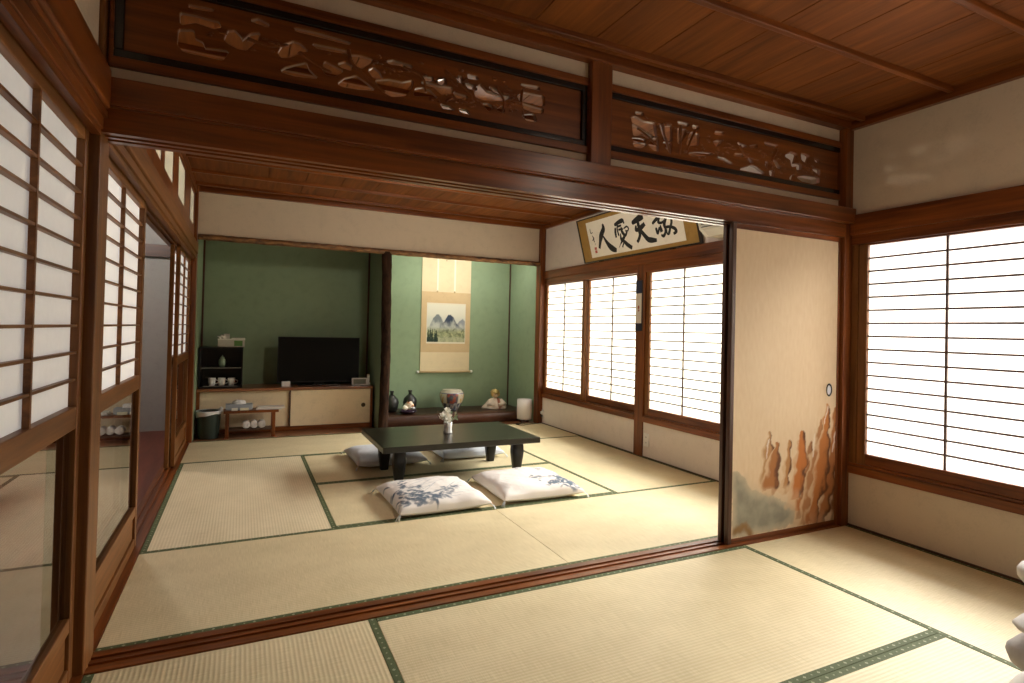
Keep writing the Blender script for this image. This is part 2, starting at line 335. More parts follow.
HOLES_SHORT = [[(2.1625, 2.223), (2.1893, 2.228), (2.2442, 2.213), (2.3075, 2.215), (2.3163, 2.1847), (2.3253, 2.1481), (2.2691, 2.1638), (2.2136, 2.1855), (2.167, 2.1959)], [(2.1673, 2.1866), (2.2139, 2.1761), (2.2693, 2.1544), (2.3013, 2.1453), (2.2619, 2.1342), (2.2302, 2.1445), (2.1763, 2.1321)], [(2.169, 2.1184), (2.2074, 2.1231), (2.2543, 2.1234), (2.2468, 2.1096), (2.1771, 2.103)], [(2.1735, 2.0912), (2.2313, 2.1039), (2.2628, 2.0996), (2.2241, 2.0795), (2.1854, 2.0794)], [(2.2706, 2.1041), (2.3014, 2.1409), (2.3295, 2.1392), (2.3367, 2.0799), (2.3029, 2.0808)], [(2.3396, 2.2176), (2.3723, 2.2106), (2.4213, 2.2226), (2.4232, 2.1453), (2.374, 2.1435), (2.3528, 2.1783)], [(2.3621, 2.1287), (2.4194, 2.1318), (2.4166, 2.0797), (2.3916, 2.095)], [(2.459, 2.213), (2.5221, 2.2209), (2.506, 2.1853), (2.4734, 2.1407), (2.4607, 2.1451)], [(2.5316, 2.1831), (2.5566, 2.2137), (2.6088, 2.2095), (2.6057, 2.1559), (2.5242, 2.1392)], [(2.458, 2.2519), (2.5342, 2.2526), (2.5302, 2.2407), (2.4625, 2.239)], [(2.56, 2.2506), (2.6033, 2.2517), (2.5994, 2.2358), (2.5646, 2.2369)], [(2.7234, 2.2461), (2.787, 2.2524), (2.7782, 2.2373), (2.7192, 2.2319)], [(2.7069, 2.1859), (2.7336, 2.1972), (2.77, 2.1978), (2.7344, 2.1689)], [(2.5338, 2.0981), (2.5938, 2.1122), (2.7084, 2.1236), (2.6466, 2.1039), (2.5597, 2.0903)], [(2.7359, 2.1096), (2.7906, 2.1113), (2.8561, 2.0904), (2.8097, 2.0835)], [(2.1887, 2.2528), (2.2353, 2.2554), (2.2277, 2.2458), (2.1889, 2.2423)], [(3.268, 2.1985), (3.3147, 2.2277), (3.3682, 2.2215), (3.3583, 2.1905), (3.3481, 2.1669), (3.4128, 2.1692), (3.4134, 2.1434), (3.3704, 2.1334), (3.3699, 2.154), (3.3274, 2.1455), (3.3158, 2.184)], [(3.4057, 2.2347), (3.4549, 2.235), (3.4771, 2.2273), (3.4562, 2.1831), (3.4121, 2.1987)], [(3.5216, 2.2304), (3.5726, 2.2156), (3.5616, 2.2026), (3.5334, 2.2059)], [(3.5061, 2.1793), (3.5233, 2.1593), (3.5739, 2.1629), (3.5748, 2.1253), (3.5405, 2.143), (3.5124, 2.1503)], [(3.3084, 2.0551), (3.3287, 2.0908), (3.3551, 2.1018), (3.3403, 2.0521)], [(2.9026, 2.0622), (3.0025, 2.1047), (3.0419, 2.0964), (3.1126, 2.057), (3.0037, 2.0593)], [(3.1708, 2.1583), (3.1913, 2.1542), (3.2387, 2.118), (3.2024, 2.1221)], [(3.1419, 2.0932), (3.1825, 2.099), (3.1784, 2.059), (3.1477, 2.0654)], [(3.3715, 2.0894), (3.458, 2.1104), (3.5695, 2.1132), (3.5703, 2.0793), (3.5147, 2.0569), (3.4152, 2.0718)], [(3.1084, 2.1417), (3.1308, 2.1344), (3.1264, 2.1052), (3.1112, 2.1101)], [(2.8847, 2.2114), (2.9132, 2.2092), (2.9612, 2.2032), (2.9231, 2.1935)], [(2.8674, 2.1487), (2.9432, 2.1564), (2.9244, 2.1424), (2.8771, 2.1378)], [(3.0977, 2.2488), (3.2096, 2.2472), (3.2048, 2.2334), (3.103, 2.2369)], [(2.9677, 2.1379), (3.0118, 2.1236), (2.9925, 2.1172)], [(2.9804, 2.2098), (3.0436, 2.2271), (3.039, 2.2137), (2.9903, 2.203)]]
SPIRES = [[(0.283, 0.593), (0.27, 0.46), (0.238, 0.315)], [(0.345, 0.522), (0.306, 0.353), (0.287, 0.273)], [(0.447, 0.53), (0.444, 0.401), (0.416, 0.267)], [(0.558, 0.569), (0.55, 0.439), (0.511, 0.197)], [(0.633, 0.51), (0.61, 0.326), (0.536, 0.079)], [(0.724, 0.639), (0.7, 0.475), (0.635, 0.261), (0.578, 0.043)], [(0.782, 0.715), (0.757, 0.55), (0.716, 0.285), (0.652, 0.034)], [(0.851, 0.697), (0.832, 0.465), (0.789, 0.23), (0.723, 0.025)], [(0.891, 0.671), (0.885, 0.301), (0.848, 0.025)]]
GLINTS = [[(0.784, 0.723), (0.751, 0.621)], [(0.849, 0.568), (0.832, 0.449)], [(0.28, 0.556), (0.261, 0.453)], [(0.667, 0.555), (0.656, 0.431)], [(0.875, 0.19), (0.867, 0.046)]]
CLOUD = [(-0.001, 0.402), (0.053, 0.39), (0.104, 0.342), (0.156, 0.286), (0.313, 0.236), (0.444, 0.189), (0.517, 0.135), (0.496, 0.061), (0.404, 0.042), (0.172, 0.031), (0.008, 0.036)]
EARTH = [(0.031, 0.073), (0.11, 0.088), (0.148, 0.044)]

# ------------------------------------------------------------------ the room: plan
H = .068                                   # half the depth of the threshold between the rooms
XR = 3.805                                 # right wall plane
YB, YA = 3.885, 4.685                      # front and back of the alcoves
YN = -2.95                                 # wall behind the camera
GXF = (0., .9445, 1.9157, 2.8547, XR); GYF = (H, 1.011, 1.973, 2.945, YB)
GXN = (0., .9333, 2.9075, XR); GYN = (-H, -1.022, -1.976, YN)

# floor slabs (the mats lie on them)
m = MB(); m.box(-.02, XR + .02, YN - .1, YA + .1, -.16, -.057)
struct('floor', m, WD['y'], 'dark board floor under the straw mats', 'floor')
m = MB(); m.box(-1.35, -.125, YN - .1, 4.9, -.10, -.022)
struct('floor_corridor', m, WFLOOR, 'dark red polished corridor floor beyond the open sliding door', 'floor')

# tatami mats
def mat(x0, x1, y0, y1, label, cat='tatami mat', rush=None):
    alongx = (x1 - x0) > (y1 - y0); cx, cy = (x0 + x1) / 2, (y0 + y1) / 2
    L, Wd = ((x1 - x0), (y1 - y0)) if alongx else ((y1 - y0), (x1 - x0))
    g = .0008
    t = thing('tatami_mat', (cx, cy, 0), label, cat, 'tatami mats laid over both rooms')
    def addm(name, a, mt, cyy):
        o = a.build(name, mt); o.parent = t; o.location = (0, cyy, 0); return o
    a = MB(); a.box(-L / 2 + g, L / 2 - g, -Wd / 2 + g, Wd / 2 - g, -.056, 0, bv=.002); addm('rush_surface', a, rush or TATAMI, 0)
    for s in (-1, 1):
        a = MB(); a.box(-L / 2 + g, L / 2 - g, -.0145, .0145, -.03, .0012, bv=.001); addm('border', a, HERI, s * (Wd / 2 - g - .0147))
    if not alongx: t.rotation_euler = (0, 0, PI / 2)
    return t
mat(GXF[0], GXF[2], GYF[0], GYF[1], 'straw tatami mat of the far room beside the threshold, left half of that row')
mat(GXF[2], XR, GYF[0], GYF[1], 'straw tatami mat of the far room beside the threshold, running to the window wall')
mat(GXF[0], GXF[1], GYF[1], GYF[3], 'straw tatami mat with painted-in light, lying lengthwise along the open corridor door', rush=TATAMI_LIT)
mat(GXF[3], XR, GYF[1], GYF[3], 'straw tatami mat lying lengthwise below the far room windows')
mat(GXF[1], GXF[3], GYF[1], GYF[2], 'straw tatami mat carrying the two patterned cushions in front of the low table')
mat(GXF[1], GXF[3], GYF[2], GYF[3], 'shaded straw tatami mat under the far half of the low table')
mat(GXF[0], GXF[2], GYF[3], GYF[4], 'straw tatami mat in front of the television cabinet')
mat(GXF[2], XR, GYF[3], GYF[4], 'straw tatami mat in front of the alcove with the hanging scroll')
mat(GXN[0], GXN[1], GYN[2], GYN[0], 'straw tatami mat of the near room lying lengthwise along the glazed paper screen')
mat(GXN[1], GXN[2], GYN[1], GYN[0], 'large straw tatami mat of the near room with one long side along the threshold')
mat(GXN[1], GXN[2], GYN[2], GYN[1], 'straw tatami mat of the near room behind the doubled green border')
mat(GXN[2], XR, GYN[2], GYN[0], 'straw tatami mat below the near room window by the painted sliding door')
mat(0, 1.9, YN, GYN[2], 'straw tatami mat at the rear wall of the near room, corridor side')
mat(1.9, XR, YN, GYN[2], 'straw tatami mat at the rear wall of the near room, window side')

# threshold and sills with their grooves
def rail_profile(mb, axis, a0, a1, c0, c1, z):
    w = c1 - c0
    def bx(u0, u1, za, zb):
        if axis == 'x': mb.box(a0, a1, u0, u1, za, zb)
        else: mb.box(u0, u1, a0, a1, za, zb)
    bx(c0, c1, -.055, z - .006)
    for k, (s, e) in enumerate(((0, .26), (.43, .55), (.72, 1.))):
        bx(c0 + w * s, c0 + w * e, z - .0065, z + .001)
m = MB(); rail_profile(m, 'x', .0, XR - .07, -H + .001, H - .001, .004)
struct('trim_threshold', m, W['x'], 'red-brown grooved wooden threshold between the two rooms', 'threshold')
m = MB(); rail_profile(m, 'y', H, YB, -.122, -.0008, .003)
struct('trim_sill_far', m, W['y'], 'grooved wooden sill along the corridor side of the far room', 'sill')
m = MB(); rail_profile(m, 'y', YN, -H, -.122, -.0008, .003)
struct('trim_sill_near', m, W['y'], 'grooved wooden sill along the corridor side of the near room', 'sill')

# ------------------------------------------------------------------ walls
ZN, ZC, ZCF = 1.895, 2.475, 2.455
T = .14
# right wall: dado, band above the lintel
m = MB()
m.box(XR, XR + T, H * 0, YB + .1, -.05, .345); m.box(XR, XR + T, -.02, YB + .1, 1.75, ZCF + .05)
struct('wall_right_far', m, PLASTER_R, 'pale plaster window wall of the far room', 'wall')
m = MB()
m.box(XR, XR + T, YN - .1, -.02, -.05, .345); m.box(XR, XR + T, YN - .1, -.02, 1.75, ZC + .05)
m.box(XR, XR + T, YN - .1, -1.95, .345, 1.80)
struct('wall_right_near', m, PLASTER, 'cream plaster window wall of the near room', 'wall')
m = MB(); m.box(-.2, XR + T, YN - .12, YN - .002, -.05, ZC + .05)
struct('wall_rear', m, PLASTER, 'cream plaster wall behind the viewer', 'wall')
# left wall above the lintels
m = MB(); m.box(-.13, -.015, YN - .1, -.03, 1.85, ZC + .05)
struct('wall_left_near', m, PLASTER, 'cream plaster band above the paper screens of the near room', 'wall')
m = MB(); m.box(-.125, -.05, .03, YB + .05, 2.36, ZCF + .05); m.box(-.125, -.05, .03, YB + .05, 1.85, 2.05)
struct('wall_left_far', m, W['y'], 'wooden board band above the corridor doors of the far room', 'wall')
# wall above the alcoves
m = MB(); m.box(-.1, XR + .02, YB - .005, YB + .07, 1.99, ZCF + .05)
struct('wall_alcove_head', m, PLASTER, 'cream plaster wall above the rough alcove beam', 'wall')
# alcove shell, green
m = MB(); m.box(-.15, XR + .1, YA, YA + .1, -.05, ZCF)
struct('wall_alcove_back', m, GREEN, 'green sand plaster wall at the back of both alcoves', 'wall')
m = MB(); m.box(-.15, .02, YB + .045, YA, -.05, ZCF)
struct('wall_alcove_left', m, GREEN, 'green plaster side wall beside the black shelf cabinet', 'wall')
m = MB(); m.box(3.735, XR + .1, YB + .045, YA, -.05, ZCF)
struct('wall_alcove_right', m, GREEN, 'green plaster side wall of the scroll alcove behind the white lamp', 'wall')
m = MB(); m.box(1.82, 1.885, YB + .06, YA, -.05, ZCF)
struct('wall_alcove_divider', m, GREEN, 'green plaster dividing wall between television recess and scroll alcove', 'wall')
m = MB(); m.box(.021, .040, YA - .03, YA - .001, .0, 2.2); struct('trim_corner_post_left', m, WD['z'], 'thin dark corner post in the television recess by the shelf cabinet', 'post')
m = MB(); m.box(1.800, 1.819, YA - .02, YA - .001, .0, 2.2); struct('trim_corner_post_middle', m, WD['z'], 'thin dark corner post in the television recess behind the digital clock', 'post')
m = MB(); m.box(3.720, 3.734, YA - .016, YA - .001, .12, 2.2); struct('trim_corner_post_right', m, WD['z'], 'thin dark corner post in the scroll alcove', 'post')
m = MB(); m.box(-.1, XR, YB + .06, YA + .05, 2.20, 2.24)
struct('ceiling_alcove', m, WCEIL, 'board ceiling inside the alcoves', 'ceiling')

# ceilings: boards with fine joints, battens, cornices
def board_ceiling(name, x0, x1, y0, y1, z, label, start, step):
    m = MB(); x = start
    while x > x0: x -= step
    while x < x1:
        m.box(max(x, x0) + .0028, min(x + step, x1) - .0028, y0, y1, z, z + .012); x += step
    m.box(x0 - .1, x1 + .1, y0 - .1, y1 + .1, z + .013, z + .05)
    struct(name, m, WCEIL, label, 'ceiling')
board_ceiling('ceiling_near', -.02, XR, YN, .0, ZC, 'brown board ceiling of the near room', 2.465, .311)
board_ceiling('ceiling_far', -.06, XR, .0, YB, ZCF, 'brown board ceiling of the far room', 2.465, .311)
def beam(name, mt, label, cat, *b, bv=.003):
    m = MB(); m.box(*b, bv=bv); return struct(name, m, mt, label, cat)
for k, y in enumerate((-.61 + .465, -.61, -1.075, -1.54, -2.005, -2.47)):
    beam('trim_ceiling_batten', W['x'], 'slim ceiling batten of the near room, %s from the carved transoms' % ('first', 'second', 'third', 'fourth', 'fifth', 'sixth')[k], 'batten', -.02, XR, y - .014, y + .014, ZC - .026, ZC + .003)
for k in range(8):
    y = 3.68 - .485 * k
    if y < .12: break
    beam('trim_ceiling_batten', W['x'], 'slim ceiling batten of the far room, %s from the alcove wall' % ('first', 'second', 'third', 'fourth', 'fifth', 'sixth', 'seventh', 'eighth')[k], 'batten', -.05, XR, y - .014, y + .014, ZCF - .026, ZCF + .003)
beam('trim_cornice_near_right', W['y'], 'ceiling cornice along the near room window wall', 'cornice', XR - .035, XR + .02, YN, -.03, 2.42, ZC + .01)
beam('trim_cornice_near_left', W['y'], 'ceiling cornice above the near room paper screens', 'cornice', -.03, .02, YN, -.03, 2.42, ZC + .01)
beam('trim_cornice_near_front', W['x'], 'ceiling cornice above the carved transoms', 'cornice', -.02, XR, -.075, -.02, 2.425, ZC + .01)
beam('trim_cornice_far_right', W['y'], 'ceiling cornice above the far room windows', 'cornice', XR - .03, XR + .02, .03, YB, 2.405, ZCF + .01)
beam('trim_cornice_far_left', W['y'], 'ceiling cornice above the far room transom lights', 'cornice', -.06, .0, .03, YB, 2.385, ZCF + .01)
beam('trim_cornice_far_back', W['x'], 'ceiling cornice above the alcove wall', 'cornice', -.03, XR, YB - .04, YB + .0, 2.405, ZCF + .01)
beam('trim_cornice_far_front', W['x'], 'ceiling cornice on the far side of the carved transoms', 'cornice', -.03, XR, .02, .07, 2.405, ZCF + .01)

# ------------------------------------------------------------------ posts and lintels
beam('trim_post_left', WL['z'], 'square wooden post at the left end of the threshold', 'post', -.118, -.0008, -H, H, -.05, ZC, bv=.004)
beam('trim_post_right', W['z'], 'square wooden post between painted sliding door and near window', 'post', 3.738, XR + .06, -H, H, -.05, ZC, bv=.004)
beam('trim_post_window', W['z'], 'square wooden post between the far room windows', 'post', XR - .012, XR + .1, 1.885, 2.012, .0, 1.80, bv=.004)
beam('trim_post_far_right', W['z'], 'wooden corner post between scroll alcove and window', 'post', 3.738, XR + .08, YB - .06, YB + .055, .0, ZCF, bv=.004)
beam('trim_post_far_left', W['z'], 'wooden corner post between corridor door and television recess', 'post', -.12, .016, YB - .045, YB + .055, -.05, ZCF, bv=.004)
beam('trim_post_near_rear', W['z'], 'wooden post behind the viewer on the window side', 'post', XR - .01, XR + .1, -2.05, -1.94, -.05, ZC)

# lintel between the rooms: upper tie beam, grooved head rail
m = MB(); m.box(.0, XR - .01, -.098, -.052, 1.842, 1.932, bv=.004); m.box(.0, XR - .07, -.09, -.052, 1.838, 1.843)
struct('trim_tie_beam', m, WBEAM, 'broad polished tie beam below the carved transoms', 'beam')
m = MB(); m.box(-.0, XR - .06, -.066, .066, 1.775, 1.84, bv=.002)
for y0, y1 in ((-.066, -.040), (-.012, .008), (.034, .066)): m.box(0, XR - .06, y0, y1, 1.757, 1.776)
struct('trim_head_rail', m, WBEAM, 'grooved head rail above the opening between the rooms', 'beam')
m = MB(); m.box(0, XR, -.052, .052, 1.84, 1.945); m.box(0, XR, .052, .085, 1.80, 1.92, bv=.004)
struct('trim_tie_beam_far_face', m, W['x'], 'tie beam on the far face of the lintel', 'beam')
m = MB(); m.box(.0, XR, -.02, .03, 1.93, 1.990); m.box(0, XR, -.02, .03, 2.352, ZC)
m.box(1.872, 2.024, -.015, .02, 1.96, 2.40)
struct('wall_lintel', m, PLASTER, 'narrow cream plaster strips above and below the carved transoms', 'wall')
beam('trim_strut', WSTRUT, 'short wooden strut between the two carved transoms', 'post', 1.892, 2.008, -.06, .05, 1.934, 2.43, bv=.004)

# lintels of the side walls
m = MB(); m.box(-.12, .012, H, YB - .04, 1.762, 1.80, bv=.002); m.box(-.118, -.088, H, YB - .04, 1.745, 1.765); m.box(-.062, -.054, H, YB - .04, 1.745, 1.765); m.box(-.026, .0, H, YB - .04, 1.745, 1.765)
m.box(-.03, .026, H, YB - .045, 1.80, 1.90, bv=.006)
struct('trim_lintel_left_far', m, WL['y'], 'layered wooden lintel above the corridor doors of the far room', 'beam')
m = MB(); m.box(-.12, .006, YN, -H, 1.765, 1.805, bv=.002); m.box(-.118, -.088, YN, -H, 1.745, 1.767); m.box(-.062, -.054, YN, -H, 1.745, 1.767); m.box(-.026, .0, YN, -H, 1.745, 1.767)
m.box(-.03, .030, YN, -.099, 1.822, 1.952, bv=.008); m.box(-.03, .016, YN, -H, 1.802, 1.824)
struct('trim_lintel_left_near', m, W['y'], 'layered wooden lintel above the near room paper screens', 'beam')
m = MB(); m.box(XR - .022, XR + .05, H, YB - .06, 1.785, 1.882, bv=.005); m.box(XR - .010, XR + .1, H, YB - .06, 1.712, 1.787, bv=.002)
struct('trim_lintel_right_far', m, W['y'], 'wooden lintel carrying the framed calligraphy', 'beam')
m = MB(); m.box(XR - .022, XR + .05, -1.95, -.06, 1.772, 1.895, bv=.005); m.box(XR - .010, XR + .1, -1.95, -H, 1.712, 1.774, bv=.002)
struct('trim_lintel_right_near', m, W['y'], 'wooden lintel above the near room window', 'beam')
for nm, y0, y1, w in (('trim_window_sill_far', 2.01, YB - .06, 'by the scroll alcove'), ('trim_window_sill_middle', H, 1.886, 'behind the painted sliding door'), ('trim_window_sill_near', -1.95, -H, 'in the near room')):
    m = MB(); m.box(XR - .018, XR + .1, y0, y1, .322, .372, bv=.003); m.box(XR - .004, XR + .1, y0, y1, .372, .386)
    struct(nm, m, W['y'], 'projecting wooden window sill ' + w, 'sill')
m = MB(); m.box(XR - .006, XR, YN, -H, .0, .012); struct('baseboard_right_near', m, WD['y'], 'thin dark strip at the foot of the near window wall', 'baseboard')
m = MB(); m.box(XR - .006, XR, H, YB - .06, .0, .010); struct('baseboard_right_far', m, WD['y'], 'thin dark strip at the foot of the far window wall', 'baseboard')

# transom lights over the corridor doors
cuts = ((.30, .72), (1.02, 1.44), (1.60, 2.02), (2.36, 2.82), (3.36, 3.72))
m = MB(); edges = [.068] + [c for ab in cuts for c in ab] + [YB - .045]
for k in range(0, len(edges), 2): m.box(-.075, -.012, edges[k], edges[k + 1], 2.055, 2.34)
m.box(-.075, -.012, .068, YB - .045, 2.34, 2.392); m.box(-.075, -.012, .068, YB - .045, 1.895, 2.055)
tl = struct('trim_transom_frame', m, W['z'], 'wooden board frame of the upper lights over the corridor doors', 'transom frame')
for k, (a, b) in enumerate(cuts):
    m = MB(); m.box(-.020, -.0145, a - .003, b + .003, 2.052, 2.343)
    struct('window_transom', m, PAPER_TOP, 'small cream paper light over the corridor doors, %s from the threshold' % ('first', 'second', 'third', 'fourth', 'fifth')[k], 'window')

# ------------------------------------------------------------------ paper windows on the right
def window(n, y0, y1, x, paper, label, z0=.386, z1=1.712, pz0=.452, pz1=1.702, st=.052, rows=16, cols=2):
    t = thing('window_%d' % n, (x, (y0 + y1) / 2, z0), label, 'window', kind='structure')
    d = .030
    for a, b in ((y0, y0 + st), (y1 - st, y1)): box('stile', WL['z'], t, x, x + d, a, b, z0, z1, bv=.003)
    box('bottom_rail', W['y'], t, x + .001, x + d - .001, y0 + st, y1 - st, z0, pz0, bv=.003)
    box('top_rail', W['y'], t, x + .001, x + d - .001, y0 + st, y1 - st, pz1, z1, bv=.002)
    a, b = y0 + st, y1 - st; m = MB()
    for k in range(1, rows):
        z = pz0 + (pz1 - pz0) * k / rows; m.box(x + .010, x + .020, a, b, z - .0052, z + .0052)
    for k in range(1, cols):
        y = a + (b - a) * k / cols; m.box(x + .0085, x + .0195, y - .0052, y + .0052, pz0, pz1)
    m.build('lattice', WD['y'], t)
    box('paper', paper, t, x + .0205, x + .0225, a - .006, b + .006, pz0 - .006, pz1 + .004)
    return t
window(1, 2.925, YB - .058, XR + .006, PAPER_FAR, 'paper lattice window nearest the scroll alcove')
window(2, 2.012, 2.945, XR + .042, PAPER_FAR, 'paper lattice window left of the hanging strip, under the calligraphy')
window(3, .92, 1.886, XR + .006, PAPER_FAR, 'paper lattice window right of the hanging strip')
window(4, .068, .955, XR + .042, PAPER_FAR, 'paper lattice window hidden behind the painted sliding door')
window(5, -1.048, -.108, XR + .006, PAPER_NEAR, 'large bright paper lattice window of the near room by the post')
window(6, -1.945, -1.01, XR + .042, PAPER_NEAR, 'bright paper lattice window of the near room further from the post')
m = MB(); m.box(XR + .0, XR + .05, -.109, -H + .001, .386, 1.712); struct('trim_window_jamb_near', m, WL['z'], 'narrow jamb between post and near room window', 'jamb')

# ------------------------------------------------------------------ glazed paper screens on the left
def screen(n, y0, y1, x, paper, label, rows=10, cols=2, gl=True):
    t = thing('door_%d' % n, (x, (y0 + y1) / 2, .004), label, 'sliding screen', kind='structure')
    d = .030; st = .045; X0, X1 = x - d, x
    for a, b in ((y0, y0 + st), (y1 - st, y1)): box('stile', WL['z'], t, X0, X1, a, b, .004, 1.758, bv=.003)
    a, b = y0 + st, y1 - st
    for nm, z0, z1 in (('top_rail', 1.712, 1.758), ('middle_rail', .802, .872), ('glass_rail', .166, .212), ('bottom_rail', .004, .052)):
        box(nm, WL['y'], t, X0 + .001, X1 - .001, a, b, z0, z1, bv=.003)
    box('base_panel', WL['y'], t, X0 + .009, X1 - .011, a - .004, b + .004, .048, .170)
    m = MB(); z0, z1 = .872, 1.712
    for k in range(1, rows):
        z = z0 + (z1 - z0) * k / rows; m.box(X1 - .022, X1 - .006, a, b, z - .004, z + .004)
    for k in range(1, cols):
        y = a + (b - a) * k / cols; m.box(X1 - .020, X1 - .0045, y - .0062, y + .0062, z0, z1)
    m.build('lattice', WL['y'], t)
    box('paper', paper, t, X0 + .004, X0 + .0065, a - .005, b + .005, z0 - .005, z1 + .005)
    m = MB(); m.box(X1 - .019, X1 - .016, a - .004, b + .004, .208, .806); m.build('glass_pane', GLASS, t)
    return t
screen(1, -.985, -H - .001, -.030, PAPER_LEFT, 'nearest glazed paper screen beside the left post')
screen(2, -1.93, -.945, -.066, PAPER_LEFT, 'glazed paper screen of the near room, second from the left post')
screen(3, -2.90, -1.89, -.030, PAPER_LEFT, 'glazed paper screen of the near room at the rear wall')
screen(4, H + .001, 1.11, -.030, PAPER_LEFT_FAR, 'glazed paper screen between left post and open doorway')
screen(5, H + .02, 1.085, -.066, PAPER_LEFT_FAR, 'glazed paper screen slid behind the one at the left post', gl=True)
screen(6, 2.85, YB - .048, -.030, PAPER_LEFT_FAR, 'glazed paper screen at the far end beside the television recess')
screen(7, 2.80, YB - .07, -.066, PAPER_LEFT_FAR, 'glazed paper screen slid behind the one at the far end')

# ------------------------------------------------------------------ corridor behind the screens
m = MB(); m.box(-1.4, -.12, 4.75, 4.85, -.1, 2.6)
struct('wall_corridor_end', m, GREYWALL, 'grey wall at the end of the corridor', 'wall')
m = MB(); m.box(-1.4, -.10, 4.70, 4.76, 1.835, 1.965); struct('trim_corridor_lintel', m, WD['x'], 'dark lintel across the grey corridor wall', 'beam')
m = MB(); m.box(-1.4, -.125, YN - .1, 4.85, 2.5, 2.55); struct('ceiling_corridor', m, WCEIL, 'board ceiling of the corridor', 'ceiling')
m = MB(); m.box(-1.4, -.12, YN - .2, YN - .1, -.1, 2.6); struct('wall_corridor_near', m, GREYWALL, 'grey wall at the near end of the corridor', 'wall')
m = MB(); m.box(-1.42, -1.35, YN - .1, 4.85, -.1, 2.6)
struct('wall_corridor_outer', m, GREYWALL, 'closed outer wall of the corridor', 'wall')

# ------------------------------------------------------------------ painted sliding doors
SAND, SAND2 = (.66, .505, .325), (.74, .60, .42)
def fusuma_paint(u, v):
    n = fbm(u * 1., v * .25, 60., 3.); c = mix(SAND, SAND2, .5 + .35 * n + .12 * fbm(u, v, 3., 9.))
    p = (u + .010 * fbm(u, v, 22., 1.), v + .014 * fbm(u, v, 18., 5.))
    # grey mist bank at the foot
    if in_poly(p, CLOUD):
        q = min(line_dist(p, CLOUD + CLOUD[:1])[0] / .05, 1.)
        c = mix((.50, .42, .30), mix((.245, .235, .185), (.33, .31, .235), .5 + fbm(u, v, 14., 2.)), q)
    else:
        d = line_dist(p, CLOUD[2:8])[0]
        if d < .045: c = mix((.62, .50, .34), c, d / .045)
    # rock spires
    for L, w, col in SPX:
        d, t = line_dist(p, L)
        if d > .12: continue
        ww = w * (.30 + .62 * min(1, t * 2.4)) * (1 + .55 * fbm(u, v, 7., w * 90) + .22 * math.sin(v * 46. + w * 400.))
        if d < ww:
            xl = L[0][0]                                     # which side of the spire's spine this point is on
            for i in range(len(L) - 1):
                if L[i][1] >= p[1] >= L[i + 1][1]: xl = L[i][0] + (L[i + 1][0] - L[i][0]) * (L[i][1] - p[1]) / max(1e-6, L[i][1] - L[i + 1][1])
            sd = (p[0] - xl) / ww + .35 * fbm(u, v * .5, 16., 4.)
            q = mix(col, (.14, .06, .028), smooth(.25, .75, sd)); q = mix(q, (.66, .49, .31), smooth(-.35, -.8, sd) * .85)
            c = mix(c, q, smooth(1., .78, d / ww) * (smooth(1.02, .84, t) * .4 + .6))
    for L in GLINTS:
        d, t = line_dist(p, L)
        if d < .008: c = mix((.80, .74, .64), c, d / .008)
    d = line_dist(p, EARTH)[0]
    if d < .03: c = mix((.26, .15, .06), c, (d / .03) ** 2)
    return c
SPX = [(SPIRES[0], .058, (.44, .24, .105)), (SPIRES[2], .052, (.46, .23, .09)), (SPIRES[1], .064, (.38, .16, .055)), (SPIRES[4], .062, (.36, .17, .075)), (SPIRES[3], .082, (.50, .175, .045)),
       (SPIRES[8], .050, (.20, .085, .036)), (SPIRES[5], .064, (.42, .20, .085)), (SPIRES[7], .070, (.42, .17, .06)), (SPIRES[6], .072, (.50, .19, .055))]
PAINTED = col_attr('painted_door_paper', .75, .2)
def fusuma(n, x0, x1, yf, label, nu, nv, handle_x):
    t = thing('door_%d' % n, ((x0 + x1) / 2, yf, .006), label, 'sliding door', kind='structure')
    d = .026; st = .030
    for a, b in ((x0, x0 + st), (x1 - .022, x1)): box('stile', WD['z'] if a == x0 else W['z'], t, a, b, yf, yf + d, .006, 1.762, bv=.004)
    box('top_rail', W['x'], t, x0 + st, x1 - .022, yf + .001, yf + d - .001, 1.728, 1.762, bv=.002)
    box('bottom_rail', W['x'], t, x0 + st, x1 - .022, yf + .001, yf + d - .001, .006, .034, bv=.002)
    box('core_panel', SANDM, t, x0 + st - .003, x1 - .019, yf + .006, yf + d - .004, .03, 1.732)
    sheet('painting', PAINTED, t, 0, x1 - .022 - x0 - st, .034, 1.728, nu, nv, lambda u, v: (x0 + st + u, yf + .0045, v), fusuma_paint)
    if handle_x:
        m = MB(); prof = [(.0295, -.002), (.031, .003), (.028, .005), (.025, .003), (.022, -.0005), (.0, -.001)]
        m.lathe(prof, 28, cap=False)
        for v in m.v: v.x, v.y, v.z = handle_x + v.x * .82, yf + .004 - v.z, .825 + v.y * 1.28
        h = m.build('handle', BLACK_LACQUER, t)
        m = MB(); m.lathe([(.0215, .001), (.018, .0022), (0.0001, .0028)], 24, cap=False)
        for v in m.v: v.x, v.y, v.z = handle_x + v.x * .82, yf + .004 - v.z, .825 + v.y * 1.28
        m.build('handle_dish', plain('porcelain_blue_white', (.52, .54, .60), .25, coat=.3), h)
    return t
SANDM = plain('sand_paper', SAND2, .8)
fusuma(8, 2.830, 3.737, -.045, 'cream sliding door painted with orange rock spires above grey mist', 150, 290, 3.648)
fusuma(9, 2.838, 3.736, .008, 'sliding door slid behind the painted one, only its dark stile in view', 60, 110, None)

